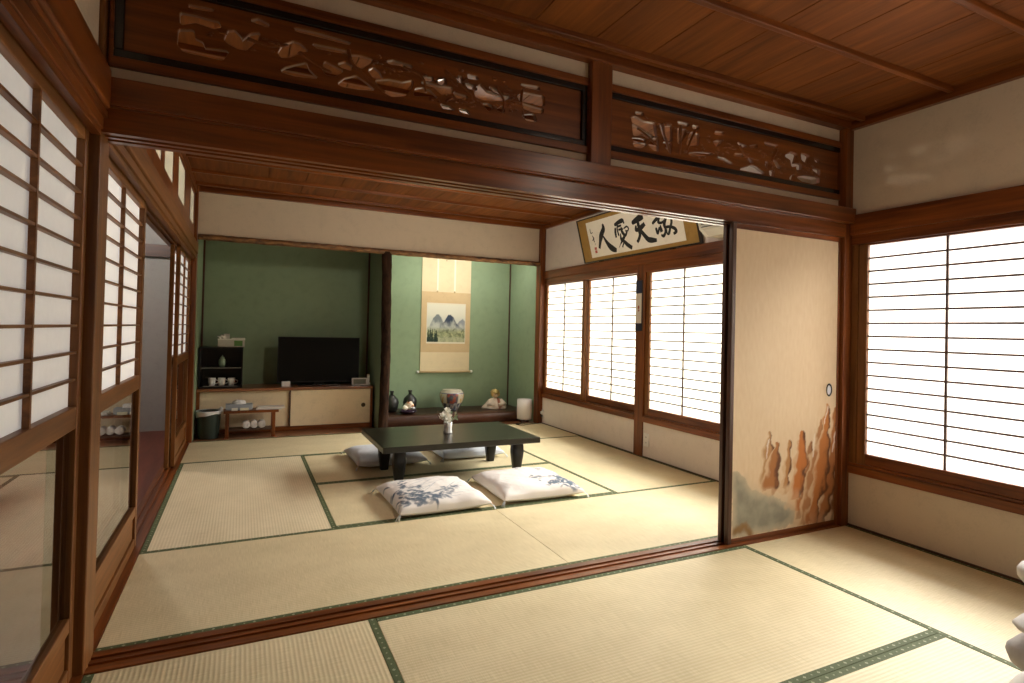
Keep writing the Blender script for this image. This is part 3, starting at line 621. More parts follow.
# ------------------------------------------------------------------ carved transoms
def carved(x0, x1, holes, label, sl, sr):
    z0, z1 = 1.990, 2.352
    t = thing('carved_transom', ((x0 + x1) / 2, 0, z0), label, 'carved transom', 'carved wooden transoms between the rooms')
    f = .036; f2 = .058
    m = MB()
    for b in ((x0, x1, -.034, .034, z0, z0 + f), (x0, x1, -.034, .034, z1 - f, z1), (x0, x0 + sl, -.034, .034, z0 + f, z1 - f), (x1 - sr, x1, -.034, .034, z0 + f, z1 - f)): m.box(*b, bv=.003)
    m.build('outer_frame', W['x'], t)
    m = MB(); a, b, c, d = x0 + sl, x1 - sr, z0 + f, z1 - f; e = .028
    for q in ((a, b, c, c + e), (a, b, d - e, d), (a, a + e, c + e, d - e), (b - e, b, c + e, d - e)): m.box(q[0], q[1], -.026, .026, q[2], q[3], bv=.003)
    m.build('lacquer_border', BLACK_LACQUER, t)
    a, b, c, d = a + e, b - e, c + e, d - e
    rims = []; rings = []
    for h in holes:
        h = [(min(max(p[0], a + .03), b - .03), min(max(p[1], c + .014), d - .014)) for p in h]
        n = len(h); H2 = []
        if sum(h[i][0] * h[(i + 1) % n][1] - h[(i + 1) % n][0] * h[i][1] for i in range(n)) < 0: h = h[::-1]
        for i in range(n):
            p, q = h[i], h[(i + 1) % n]
            H2 += [(.92 * p[0] + .08 * q[0], .92 * p[1] + .08 * q[1]), (.08 * p[0] + .92 * q[0], .08 * p[1] + .92 * q[1])]
        n = len(H2); O = []
        for i in range(n):
            p, q = H2[i - 1], H2[(i + 1) % n]; tx, ty = q[0] - p[0], q[1] - p[1]; l = math.hypot(tx, ty) or 1
            O.append((H2[i][0] + ty / l * .0028, H2[i][1] - tx / l * .0028))
        G = [(2 * o[0] - i2[0], 2 * o[1] - i2[1]) for i2, o in zip(H2, O)]; H2, O = O, G
        rims.append(O); rings.append((O, H2))
    V2 = [(a, c), (b, c), (b, d), (a, d)]; E2 = [(0, 1), (1, 2), (2, 3), (3, 0)]
    for O, H2 in rings:
        k = len(V2); V2 += O; E2 += [(k + i, k + (i + 1) % len(O)) for i in range(len(O))]
    r = geometry.delaunay_2d_cdt([Vector(p) for p in V2], E2, [], 0, 1e-6)
    tri = []
    for f3 in r[2]:
        cx_ = sum(r[0][i].x for i in f3) / len(f3); cz_ = sum(r[0][i].y for i in f3) / len(f3)
        if not any(in_poly((cx_, cz_), O) for O in rims): tri.append(tuple(f3))
    m = MB(); m.add([(p.x, -.012, p.y) for p in r[0]], tri); m.add([(p.x, .010, p.y) for p in r[0]], [q[::-1] for q in tri])
    for O, H2 in rings:
        n = len(O); m.add([(p[0], -.012, p[1]) for p in O] + [(p[0], -.0085, p[1]) for p in H2] + [(p[0], .010, p[1]) for p in H2] + [(p[0], .010, p[1]) for p in O],
              [(k * n + i, k * n + (i + 1) % n, (k + 1) * n + (i + 1) % n, (k + 1) * n + i) for k in range(3) for i in range(n)])
    m.build('carved_panel', WPANEL, t)
    return t, (a, b, c, d), rims
rg = random.Random(5)
tL, bL, rL = carved(.006, 1.893, HOLES_LONG, 'long carved wooden transom with pine and hill openings, left of the strut', .012, .004)
tR, bR, rR = carved(1.994, 3.800, HOLES_SHORT, 'carved wooden transom with tree trunk openings, right of the strut', .010, .006)
def relief(t, strokes, leaves, name):
    for pts, r in strokes:
        pts = smooth_path(pts, 7); n = len(pts); m = MB()
        m.tube([(p[0], -.010, p[1]) for p in pts], [r * (1 - .5 * i / n) for i in range(n)], 8)
        m.build('carved_branch', WPANEL, t)
    m = MB()
    for (x, z, rx, rz) in leaves: m.blob((x, -.011, z), (rx, .006, rz), 8, 6)
    o = m.build('carved_needles', WPANEL, t); o['kind'] = 'stuff'
lv = []
def free(x, z, rims): return not any(in_poly((x, z), r) for r in rims)
for cx, cz, sx, sz, n in ((1.33, 2.19, .20, .045, 60), (1.55, 2.18, .09, .05, 26), (.95, 2.20, .14, .03, 26), (1.2, 2.12, .22, .02, 34), (.52, 2.19, .12, .03, 16), (.36, 2.17, .08, .03, 10)):
    for i in range(n):
        x, z = cx + rg.gauss(0, sx * .6), cz + rg.gauss(0, sz * .6)
        if bL[2] + .02 < z < bL[3] - .02 and free(x, z, rL): lv.append((x, z, rg.uniform(.006, .016), rg.uniform(.003, .006)))
relief(tL, [([(.78, 2.235), (.80, 2.18), (.87, 2.13), (.93, 2.095)], .009), ([(.60, 2.18), (.66, 2.15), (.72, 2.13)], .009), ([(.42, 2.19), (.50, 2.18), (.56, 2.20)], .008), ([(1.00, 2.215), (1.08, 2.19), (1.10, 2.13)], .008), ([(1.18, 2.24), (1.24, 2.20), (1.30, 2.16), (1.30, 2.12)], .008), ([(1.42, 2.22), (1.46, 2.16), (1.45, 2.11)], .007), ([(1.55, 2.235), (1.545, 2.17), (1.56, 2.11)], .008)], lv, 'pine_relief')
lv = []
for cx, cz, sx, sz, n in ((2.26, 2.215, .10, .02, 22), (2.42, 2.225, .06, .016, 10), (2.75, 2.16, .16, .05, 40), (3.15, 2.16, .12, .05, 34), (3.45, 2.15, .10, .05, 26), (2.60, 2.10, .12, .02, 16)):
    for i in range(n):
        x, z = cx + rg.gauss(0, sx * .6), cz + rg.gauss(0, sz * .6)
        if bR[2] + .02 < z < bR[3] - .02 and free(x, z, rR): lv.append((x, z, rg.uniform(.006, .016), rg.uniform(.003, .006)))
relief(tR, [([(2.355, 2.225), (2.375, 2.16), (2.41, 2.085)], .010), ([(2.475, 2.235), (2.478, 2.16), (2.475, 2.085)], .010), ([(2.58, 2.23), (2.545, 2.16), (2.52, 2.10)], .009), ([(2.20, 2.17), (2.27, 2.14), (2.33, 2.10)], .007), ([(3.20, 2.22), (3.16, 2.15), (3.18, 2.09)], .009), ([(2.9, 2.20), (2.95, 2.15), (3.05, 2.14)], .008)], lv, 'tree_relief')

# ------------------------------------------------------------------ rough timber of the alcove
BARK = wood('rough_bark', (.004, .002, .0015), (.050, .023, .012), 'z', rough=.85, spec=.15, fine=22., stretch=9., bstr=.9)
BEAMBARK = wood('rough_beam_bark', (.03, .010, .003), (.40, .19, .065), 'x', rough=.5, fine=34., stretch=12., bstr=.8)
vs = []; fs = []; NZ, NA = 70, 26
for i in range(NZ + 1):
    z = 1.97 * i / NZ
    cx = 1.852 + .008 * math.sin(z * 2.1) - .004; cy = YB - .005
    for k in range(NA):
        a = 2 * PI * k / NA
        r = .052 + .006 * noise.noise(Vector((math.cos(a) * 1.6, math.sin(a) * 1.6, z * 5))) + .005 * noise.noise(Vector((math.cos(a) * 5, math.sin(a) * 5, z * 14)))
        vs.append((cx + r * math.cos(a), cy + r * math.sin(a), z))
for i in range(NZ):
    for k in range(NA): fs.append((i * NA + k, i * NA + (k + 1) % NA, (i + 1) * NA + (k + 1) % NA, (i + 1) * NA + k))
m = MB(); m.add(vs, fs, True)
struct('trim_alcove_pillar', m, BARK, 'dark knotty natural log pillar between television recess and scroll alcove', 'pillar')
vs = []; fs = []; NX = 160; NA = 18
for i in range(NX + 1):
    x = .018 + (3.74 - .018) * i / NX
    for k in range(NA):
        a = 2 * PI * k / NA
        q = 1 + .14 * noise.noise(Vector((x * 7, math.cos(a) * 1.2, math.sin(a) * 1.2))) + .16 * noise.noise(Vector((x * 24, math.cos(a) * 2, math.sin(a) * 2)))
        vs.append((x, YB - .012 + .040 * q * math.cos(a), 1.972 + .029 * q * math.sin(a)))
for i in range(NX):
    for k in range(NA): fs.append((i * NA + k, i * NA + (k + 1) % NA, (i + 1) * NA + (k + 1) % NA, (i + 1) * NA + k))
fs += [tuple(range(NA)), tuple(NX * NA + k for k in range(NA))]
m = MB(); m.add(vs, fs, True)
struct('trim_alcove_beam', m, BEAMBARK, 'rough bark beam across the top of both alcoves', 'beam')

# floor board before the alcoves, alcove platform
m = MB(); m.box(.018, 1.80, YB + .001, 4.24, -.05, .002, bv=.002)
struct('floor_recess_board', m, WBOARD, 'polished wooden floor board under the little stand and the bin', 'floor')
m = MB(); m.box(1.886, 3.738, YB + .001, 4.10, -.05, .002, bv=.002)
struct('floor_alcove_board', m, WBOARD, 'polished wooden floor board in front of the scroll alcove', 'floor')
vs = []; fs = []; NX = 60
pt = thing('alcove_platform', (2.81, 4.35, .002), 'dark natural-edged wooden platform of the scroll alcove', 'alcove platform', kind='structure')
top = []; 
m = MB()
for i in range(NX + 1):
    x = 1.887 + (3.734 - 1.887) * i / NX
    e = 4.050 + .010 * noise.noise(Vector((x * 3, 1, 0))) + .005 * noise.noise(Vector((x * 11, 4, 0)))
    vs += [(x, e + .018, .003), (x, e, .05), (x, e + .004, .105), (x, e + .022, .121), (x, e + .10, .123), (x, YA - .001, .123), (x, YA - .001, .003)]
for i in range(NX):
    for k in range(6): fs.append((i * 7 + k, i * 7 + k + 1, (i + 1) * 7 + k + 1, (i + 1) * 7 + k))
fs += [tuple(range(7)), tuple(NX * 7 + k for k in range(7))]
m.add(vs, fs, True); o = m.build('platform_slab', wood('platform_wood', (.014, .005, .003), (.075, .026, .011), 'x', rough=.4, fine=10., stretch=1.2, coat=.08, spec=.3), pt)

# ------------------------------------------------------------------ television cabinet
ct = thing('low_cabinet', (.91, 4.42, .003), 'low built-in cabinet with two pale sliding doors under the television', 'cabinet')
box('top_board', WBOARD, ct, .022, 1.795, 4.185, YA - .032, .440, .470, bv=.004)
m = MB(); m.box(.022, .052, 4.19, YA - .034, .003, .44); m.box(1.768, 1.79, 4.19, YA - .034, .003, .44); m.box(.052, 1.768, 4.20, YA - .034, .003, .05); m.box(.052, 1.768, 4.60, YA - .034, .05, .44)
m.build('carcass', W['x'], ct)
CABD = plaster('pale_door_paper', (.72, .60, .41), .06, 60., .7, .1)
for x0, x1, yy, nm in ((.053, .93, 4.222, None), (.902, 1.767, 4.204, 'k')):
    d = box('sliding_door', CABD, ct, x0, x1, yy, yy + .014, .052, .436, bv=.001)
    m = MB(); m.box(x0, x0 + .016, yy - .003, yy + .016, .052, .436) if nm else m.box(x1 - .012, x1, yy - .002, yy + .016, .052, .436)
    m.build('edge_strip', WD['z'], d)
    if nm:
        m = MB(); m.lathe([(.0, .0), (.022, .0), (.024, .004), (.017, .006), (.014, .002), (0.0001, .0015)], 22, cap=False)
        for v in m.v: v.x, v.y, v.z = 1.690 + v.x, yy - v.z, .255 + v.y
        m.build('finger_pull', BRASS, d)

# television
tv = thing('television', (1.225, 4.42, .470), 'black flat-screen television on the low cabinet', 'television')
m = MB(); m.box(.785, 1.668, 4.395, 4.425, .500, 1.012, bv=.004); m.box(.95, 1.50, 4.42, 4.455, .53, .90, bv=.012); m.build('housing', BLACK_PLASTIC, tv)
box('screen', SCREEN, tv, .795, 1.658, 4.3935, 4.396, .518, 1.004)
m = MB(); m.box(1.17, 1.28, 4.40, 4.43, .478, .52, bv=.003); m.build('stand_neck', BLACK_PLASTIC, tv)
m = MB(); m.box(1.00, 1.45, 4.33, 4.50, .470, .480, bv=.004); m.build('stand_foot', BLACK_LACQUER, tv)

# small things on the cabinet
t = tag(box('card_holder', WHITE_PLASTIC, None, .825, .915, 4.28, 4.31, .4705, .528, bv=.004), 'small white card block in front of the television', 'card holder')
ck = thing('digital_clock', (1.65, 4.295, .4705), 'white digital clock with grey display beside the television', 'clock')
box('case', WHITE_PLASTIC, ck, 1.572, 1.742, 4.280, 4.318, .4705, .552, bv=.004)
box('display', plain('grey_lcd', (.20, .21, .16), .3), ck, 1.586, 1.728, 4.2788, 4.281, .484, .540)
rc = thing('remote_control', (1.758, 4.30, .4705), 'white remote control standing upright in a holder beside the clock', 'remote control')
box('body', WHITE_PLASTIC, rc, 1.743, 1.772, 4.288, 4.306, .474, .592, bv=.005)
m = MB(); m.box(1.738, 1.778, 4.280, 4.316, .4705, .476, bv=.002); m.box(1.738, 1.778, 4.280, 4.285, .476, .500, bv=.002); m.build('holder', WHITE_PLASTIC, rc)

# black shelf cabinet with tea things
bc = thing('shelf_cabinet', (.235, 4.36, .4705), 'small black open shelf cabinet with tea things, left of the television', 'shelf cabinet')
BX0, BX1, BY0, BY1, BZ0, BZ1 = .030, .440, 4.250, 4.520, .4705, .892
for nm, b in (('side_panel', (BX0, BX0 + .014, BY0, BY1, BZ0, BZ1)), ('side_panel', (BX1 - .014, BX1, BY0, BY1, BZ0, BZ1)), ('top_panel', (BX0, BX1, BY0, BY1, BZ1 - .014, BZ1)), ('bottom_panel', (BX0, BX1, BY0, BY1, BZ0, BZ0 + .016)), ('back_panel', (BX0 + .014, BX1 - .014, BY1 - .008, BY1, BZ0 + .016, BZ1 - .014))):
    box(nm, BLACK_PLASTIC, bc, *b, bv=.0015)
SHG = plain('grey_shelf', (.20, .19, .17), .25, coat=.4)
box('shelf', SHG, bc, BX0 + .0142, BX1 - .0142, BY0 + .01, BY1 - .009, .676, .684)
tray = tag(box('cup_tray', SHG, None, .075, .395, 4.262, 4.42, .487, .494, bv=.002), 'thin grey tray under the cups in the black shelf cabinet', 'tray')
def cup(x, y, z, label):
    t = thing('tea_cup', (x, y, z), label, 'cup', 'white cups in the shelf cabinet')
    m = MB(); m.lathe([(.024, 0), (.027, .002), (.033, .03), (.037, .076), (.0345, .076), (.031, .03), (.024, .006), (0.0001, .005)], 24, x, y, z, cap=False)
    m.add([(x + .024 * math.cos(2 * PI * k / 24), y + .024 * math.sin(2 * PI * k / 24), z) for k in range(24)], [tuple(range(24))]); m.build('bowl', WHITE_CERAMIC, t)
    a = math.radians(-15); pts = [(x + .033 * math.cos(a), y + .033 * math.sin(a), z + .018), (x + .058 * math.cos(a), y + .058 * math.sin(a), z + .025), (x + .062 * math.cos(a), y + .062 * math.sin(a), z + .046), (x + .034 * math.cos(a), y + .034 * math.sin(a), z + .060)]
    m = MB(); m.tube(smooth_path(pts, 6), .0042, 8); m.build('handle', WHITE_CERAMIC, t); return t
c1 = cup(.153, 4.34, .4942, 'white handled cup in the black cabinet, nearest the corridor')
dup(c1, (.243, 4.35, .4942), 'white handled cup in the black cabinet, middle of the three')
dup(c1, (.334, 4.34, .4942), 'white handled cup in the black cabinet, nearest the television')
t = thing('tea_caddy', (.243, 4.36, .6842), 'small pale green lidded pot on the upper shelf of the black cabinet', 'pot')
CELADON = plain('celadon_glaze', (.22, .31, .22), .25, coat=.5)
m = MB(); m.lathe([(.02, 0), (.026, .004), (.036, .04), (.034, .075), (.022, .092), (.020, .096)], 24, .243, 4.36, .6842); m.build('pot_body', CELADON, t)
m = MB(); m.lathe([(.023, .096), (.024, .101), (.014, .108), (.006, .111), (.007, .120), (.003, .126), (.0001, .127)], 20, .243, 4.36, .6842); m.build('lid', CELADON, t)

# basket of tea bags on top
bk = thing('tea_tray', (.325, 4.37, .8925), 'clear plastic box of tea bags on top of the black cabinet', 'box')
CLEARP = plain('frosted_plastic', (.42, .40, .34), .3)
bx0, bx1, by0, by1, bz = .200, .452, 4.29, 4.45, .8925
m = MB(); m.box(bx0, bx1, by0, by1, bz, bz + .006); m.box(bx0, bx1, by0, by0 + .006, bz, bz + .085); m.box(bx0, bx1, by1 - .006, by1, bz, bz + .085); m.box(bx0, bx0 + .006, by0 + .006, by1 - .006, bz, bz + .085); m.box(bx1 - .006, bx1, by0 + .006, by1 - .006, bz, bz + .085); m.build('tray_body', CLEARP, bk)
m = MB(); m.box(bx0 - .004, bx1 + .004, by0 - .004, by0, bz + .078, bz + .090); m.box(bx0 + .125, bx1 + .004, by0 - .004, by1 + .004, bz + .086, bz + .098, bv=.003); m.build('lid', plain('milky_lid', (.62, .62, .55), .4), bk)
m = MB(); m.box(bx1 - .10, bx1 - .02, by0 - .0015, by0 - .0003, bz + .015, bz + .072); m.build('leaf_label', plain('leaf_green', (.07, .17, .035), .5), bk)
rg = random.Random(3)
for k, (x, y, lb) in enumerate(((.240, 4.35, 'white paper sachet leaning out of the tea box, corridor side'), (.252, 4.41, 'white paper sachet standing in the middle of the tea box'), (.280, 4.36, 'folded white sachet at the front of the tea box'))):
    m = MB(); n = 6; a = rg.uniform(-.3, .3); vs = []; fs = []
    for j in range(n + 1):
        for i in range(n + 1):
            u, v = i / n - .5, j / n
            vs.append((x + u * .055 * math.cos(a) - (.15 if k == 0 else .0) * max(0, v - .86), y + u * .055 * math.sin(a) + .008 * math.sin(u * 9 + v * 4), bz + .012 + v * (.105 + .012 * k)))
    for j in range(n):
        for i in range(n): q = j * (n + 1) + i; fs.append((q, q + 1, q + n + 2, q + n + 1))
    m.add(vs, fs, True); o = m.build('tea_sachet', plain('sachet_white_%d' % k, (.72, .70, .64), .6), None, fix=False)
    md = o.modifiers.new('thick', 'SOLIDIFY'); md.thickness = .006
    tag(o, lb, 'sachet', 'white sachets in the tea box')

# ------------------------------------------------------------------ little stand and bin
st = thing('side_stand', (.53, 4.03, .002), 'small brown wooden stand with a lower shelf in front of the cabinet', 'stand')
SX0, SX1, SY0, SY1 = .278, .786, 3.93, 4.13
box('top_board', W['x'], st, SX0, SX1, SY0, SY1, .248, .275, bv=.003)
box('lower_shelf', WD['x'], st, SX0 + .026, SX1 - .050, SY0 + .012, SY1 - .012, .070, .084, bv=.002)
for x in (SX0 + .018, SX1 - .065):
    for y in (SY0 + .006, SY1 - .030): box('leg', W['z'], st, x, x + .034, y, y + .024, .002, .255, bv=.002)
tb = thing('tissue_box', (.415, 4.03, .2752), 'grey tissue box with a white tissue on the little stand', 'tissue box')
box('carton', plain('grey_blue_card', (.34, .38, .42), .6), tb, .295, .540, 3.975, 4.090, .2755, .332, bv=.004)
m = MB(); m.blob((.415, 4.03, .336), (.062, .030, .034), 18, 10, .5, 4.); m.build('tissue', plain('tissue_white', (.82, .81, .79), .9), tb)
for x0, x1, lb in ((.350, .405, 'small white card before the tissue box, corridor side'), (.425, .505, 'small cream card before the tissue box, next to the magazine side')):
    tag(box('name_card', plain('card_%d' % int(x0 * 1000), (.76, .74, .66) if x0 < .4 else (.70, .68, .50), .5), None, x0, x1, 3.938, 3.958, .2755, .300, bv=.001), lb, 'card')
for k, (x0, x1, z0, z1, c, lb) in enumerate(((.575, .815, .2755, .286, (.58, .57, .55), 'grey magazine lying at the end of the little stand'), (.585, .845, .2865, .298, (.70, .68, .63), 'pale folder lying on the grey magazine'))):
    tag(box('magazine', plain('print_%d' % k, c, .45), None, x0, x1, 3.945, 4.105, z0, z1, bv=.001), lb, 'magazine')
for k, (x, y, lb) in enumerate(((.485, 4.02, 'rolled white towel on the lower shelf, nearest the tissue box'), (.560, 4.03, 'rolled white towel on the lower shelf, middle one'), (.630, 4.02, 'rolled white towel on the lower shelf, nearest the television'))):
    m = MB(); pts = []
    m.tube([(x, y - .05, .1245), (x, y - .048, .1245), (x, y + .048, .1245), (x, y + .05, .1245)], [.030, .037, .037, .030], 18)
    m.tube([(x - .004, y - .052, .1245), (x + .016, y - .051, .1295), (x + .012, y - .0515, .108), (x - .014, y - .051, .112), (x - .016, y - .051, .136)], .003, 6)
    o = m.build('rolled_towel', plain('towel_white_%d' % k, (.70, .66, .64), .95)); tag(o, lb, 'towel', 'rolled towels on the lower shelf')
bn = thing('waste_bin', (.148, 4.03, .002), 'dark green waste bin lined with a white bag, beside the little stand', 'bin')
BING = plain('dark_green_plastic', (.030, .045, .035), .45)
m = MB(); m.lathe([(.088, .0), (.092, .004), (.108, .262), (.112, .270), (.105, .270), (.101, .258), (.086, .010), (.0001, .008)], 32, .148, 4.03, .002, cap=False); m.add([(.148 + .088 * math.cos(2 * PI * k / 32), 4.03 + .088 * math.sin(2 * PI * k / 32), .002) for k in range(32)], [tuple(range(32))[::-1]]); m.build('bin_body', BING, bn)
vs = []; fs = []; n = 44
for i, (r, h) in enumerate(((.102, .262), (.1115, .276), (.1165, .264), (.116, .238), (.1145, .222))):
    for k in range(n):
        a = 2 * PI * k / n; q = 1 + (.03 * noise.noise(Vector((math.cos(a) * 4, math.sin(a) * 4, i * .9))) if i > 0 else 0)
        sag = (.022 * math.sin(a * 1 + 2.2) + .012 * noise.noise(Vector((math.cos(a) * 2, math.sin(a) * 2, 3)))) * (i >= 3)
        vs.append((.148 + r * q * math.cos(a), 4.03 + r * q * math.sin(a), .002 + h + sag))
for i in range(4):
    for k in range(n): fs.append((i * n + k, i * n + (k + 1) % n, (i + 1) * n + (k + 1) % n, (i + 1) * n + k))
m = MB(); m.add(vs, fs, True); m.blob((.148 + .108, 4.0, .285), (.022, .02, .026), 10, 7, .6, 2.); m.build('bin_bag', plain('white_bag', (.66, .67, .68), .4), bn)

# ------------------------------------------------------------------ hanging scroll
sc = thing('hanging_scroll', (2.82, 4.675, .575), 'hanging scroll with a mountain landscape on the green alcove wall', 'scroll')
SX0, SX1 = 2.482, 3.150
CLOTH_L = plaster('scroll_cream_cloth', (.66, .56, .38), .05, 160., .85, .1)
CLOTH_M = plaster('scroll_tan_cloth', (.56, .42, .25), .05, 160., .85, .1)
box('upper_mount', CLOTH_L, sc, SX0, SX1, 4.673, 4.676, 1.615, 2.13)
box('middle_mount', CLOTH_M, sc, SX0, SX1, 4.6728, 4.676, .835, 1.615)
box('lower_mount', CLOTH_L, sc, SX0, SX1, 4.673, 4.676, .585, .835)
def landscape(u, v):                                         # u across, v up, both 0..1
    sky = mix((.66, .66, .58), (.70, .69, .60), v); c = mix(sky, (.52, .57, .55), smooth(.75, .55, v) * .5)
    n1 = fbm(u, v, 5., 1.)
    for cx, top, wdt, col, s in ((.27, .76, .20, (.20, .23, .25), 2.), (.92, .66, .16, (.28, .30, .34), 5.), (.60, .74, .23, (.050, .068, .115), 3.)):
        hgt = .30 + (top - .30) * math.exp(-((u - cx) / wdt) ** 2) + .05 * fbm(u, 0, 6., s) + .02 * fbm(u, 0, 20., s)
        if v < hgt: c = mix(c, col, smooth(0, .03, hgt - v) * (.25 + .75 * smooth(top - .38, top - .10, v + .16 * fbm(u * 1.6, v, 6., s))))
    if v < .42 + .05 * n1: c = mix(c, mix((.22, .26, .14), (.42, .44, .24), .5 + fbm(u, v, 9., 6.)), smooth(.44, .25, v) * .9)
    if fbm(u, v, 12., 11.) > .22 and v < .36: c = mix(c, (.10, .12, .07), .6)
    if v < .13 + .05 * fbm(u, 0, 7., 2.): c = mix(c, (.46, .47, .33), .5)
    for tx, th in ((.04, .36), (.09, .40), (.14, .35), (.215, .33), (.25, .36)):
        wq = .032 * max(0, 1 - (v / th) ** 1.6) + .012 * fbm(u, v, 30., tx * 50)
        if v < th and abs(u - tx) < wq: c = mix(c, (.025, .045, .035), .92)
    if u < .30 and v < .13: c = mix(c, (.03, .05, .04), .7)
    return c
PNT = col_attr('ink_landscape', .85, .1)
PX0, PX1, PZ0, PZ1 = 2.560, 3.078, .968, 1.452
box('painting_margin', plain('painting_paper', (.70, .66, .54), .85), sc, PX0 - .006, PX1 + .006, 4.6714, 4.673, PZ0 - .02, PZ1 + .02)
sheet('painting', PNT, sc, 0, 1, 0, 1, 90, 84, lambda u, v: (PX0 + (PX1 - PX0) * u, 4.6712, PZ0 + (PZ1 - PZ0) * v), landscape)
for x in (2.690, 2.925):
    s = box('wind_strip', plain('strip_white', (.78, .74, .62), .8), sc, x - .011, x + .011, 4.6695, 4.6715, 1.628, 2.13)
    m = MB(); m.blob((x, 4.669, 1.622), (.012, .006, .012), 10, 6); m.build('tassel', plain('tassel_tan', (.45, .36, .2), .8), s)
m = MB(); m.tube([(SX0 - .015, 4.666, .583), (SX1 + .015, 4.666, .583)], .013, 14); rl = m.build('roller', CLOTH_M, sc)
for x, s in ((SX0 - .015, -1), (SX1 + .015, 1)):
    m = MB(); m.tube([(x, 4.666, .583), (x + s * .006, 4.666, .583), (x + s * .026, 4.666, .583), (x + s * .03, 4.666, .583)], [.012, .017, .018, .012], 14); m.build('roller_knob', WHITE_CERAMIC, rl)
m = MB(); m.tube([(2.806, 4.671, 2.02), (2.806, 4.668, 2.07), (2.816, 4.668, 2.13)], .0035, 6); m.build('hanging_cord', plain('cord_brown', (.25, .17, .08), .8), sc)

# ------------------------------------------------------------------ things on the alcove platform
Z0 = .1235
DARKPOT = plain('dark_iron_glaze', (.012, .012, .011), .4, coat=.2)
def flask(x, y, label):
    t = thing('sake_flask', (x, y, Z0), label, 'flask', 'dark flasks in the alcove')
    m = MB(); m.lathe([(.052, 0), (.060, .006), (.078, .06), (.086, .11), (.074, .155), (.040, .190), (.022, .205)], 28, x, y, Z0); m.build('flask_body', DARKPOT, t)
    m = MB(); m.lathe([(.021, .205), (.019, .225), (.024, .245), (.026, .252), (.014, .254)], 20, x, y, Z0); m.build('flask_neck', DARKPOT, t); return t
f1 = flask(2.075, 4.45, 'dark round-shouldered flask beside the log pillar')
dup(f1, (2.310, 4.48, Z0), 'dark round-shouldered flask on the scroll side of the little shell ornament')
t = thing('ornament_dish', (2.215, 4.25, Z0), 'dark dish holding a white and brown shell ornament between the flasks', 'dish')
m = MB(); m.lathe([(.06, 0), (.085, .01), (.115, .035), (.118, .038), (.10, .030), (.05, .012), (.0001, .010)], 28, 2.215, 4.25, Z0, cap=False); m.build('dish', plain('plum_glaze', (.030, .015, .035), .25, coat=.4), t)
t2 = thing('shell_ornament', (2.225, 4.25, Z0 + .02), 'white and brown shell ornament lying in the dark dish', 'ornament')
m = MB(); m.blob((2.240, 4.25, Z0 + .092), (.055, .04, .050), 20, 12, .3, 1.); o = m.build('shell_body', col_attr('shell_glaze', .3, .4), t2)
paint_points(o.data, lambda p: mix((.70, .62, .50), (.32, .13, .05), smooth(.0, .3, fbm(p.x, p.z, 22., 1.))))
m = MB(); m.blob((2.185, 4.235, Z0 + .073), (.035, .03, .030), 16, 9, .3, 5.); m.build('small_shell', plain('shell_white', (.72, .68, .58), .35), t2)
m = MB(); m.blob((2.275, 4.22, Z0 + .068), (.030, .025, .018), 16, 9, .3, 8.); m.build('grey_stone', plain('stone_grey', (.42, .42, .44), .4), t2)
# patterned jar
jr = thing('porcelain_jar', (2.815, 4.38, Z0), 'round patterned porcelain jar in red, blue and white on the alcove platform', 'jar')
def surf(prof, n, cx, cy, z): m = MB(); m.lathe(prof, n, cx, cy, z, cap=False); return m
P = [(.0001, .0), (.078, .0), (.080, .006), (.105, .05), (.135, .11), (.152, .165), (.152, .205), (.140, .235), (.120, .250)]
PP = [tuple(q) for q in smooth_path(P[1:], 8)]
m = surf([(.0001, 0)] + PP, 90, 2.815, 4.38, Z0); o = m.build('jar_body', col_attr('imari_glaze', .2, .5, .5), jr)
def imari(p):
    a = math.atan2(p.y, p.x); h = p.z
    c = (.48, .44, .36)
    if h > .224: return (.42, .39, .32)
    if h > .214: return (.07, .09, .20)
    k = math.sin(a * 3 + .8); n = fbm(math.cos(a) * .3, h + math.sin(a) * .3, 14., 2.)
    if h < .035: return mix((.04, .05, .11), (.35, .35, .36), .25 + n)
    if h < .10: return mix((.06, .07, .10), (.40, .39, .37), .38 + n * 1.6)
    if k > .25: c = mix((.26, .055, .03), (.05, .055, .08), smooth(-.15, .2, n))
    elif k > .05: c = (.08, .07, .07)
    else: c = mix(c, (.45, .28, .08), smooth(.05, .3, n))
    return c
paint_points(o.data, imari)
m = MB(); m.lathe([(.122, .249), (.124, .256), (.110, .263), (.070, .268), (.0001, .270)], 40, 2.815, 4.38, Z0, cap=False); o = m.build('lid', plain('pale_lid_glaze', (.44, .41, .33), .25, coat=.4), jr)
m = MB(); m.lathe([(.09, .0), (.10, .006), (.10, .012), (.08, .012)], 30, 2.815, 4.38, Z0 - .0005); m.build('foot_ring', DARKPOT, jr)
# small doll
dl = thing('seated_doll', (3.42, 4.40, Z0), 'small seated doll with a golden headdress and pale robe on the platform end', 'doll')
m = MB()
m.lathe([(.001, 0), (.165, .0), (.168, .012), (.150, .035), (.105, .085), (.080, .118), (.045, .132), (.02, .136)], 40, 3.42, 4.40, Z0, cap=False)
for v in m.v:
    a = math.atan2(v.y - 4.40, v.x - 3.42); r = math.hypot(v.x - 3.42, v.y - 4.40); q = 1 + .10 * math.sin(a * 5) * min(1, r / .1)
    v.x = 3.42 + (v.x - 3.42) * q; v.y = 4.40 + (v.y - 4.40) * q * .62
o = m.build('robe', col_attr('robe_cloth', .8, .2), dl)
paint_points(o.data, lambda p: (.34, .13, .085) if abs(p.x - .028) < .018 + .05 * max(0, .09 - p.z) else mix((.66, .55, .44), (.74, .66, .58), .5 + fbm(p.x, p.z, 18., 2.)))
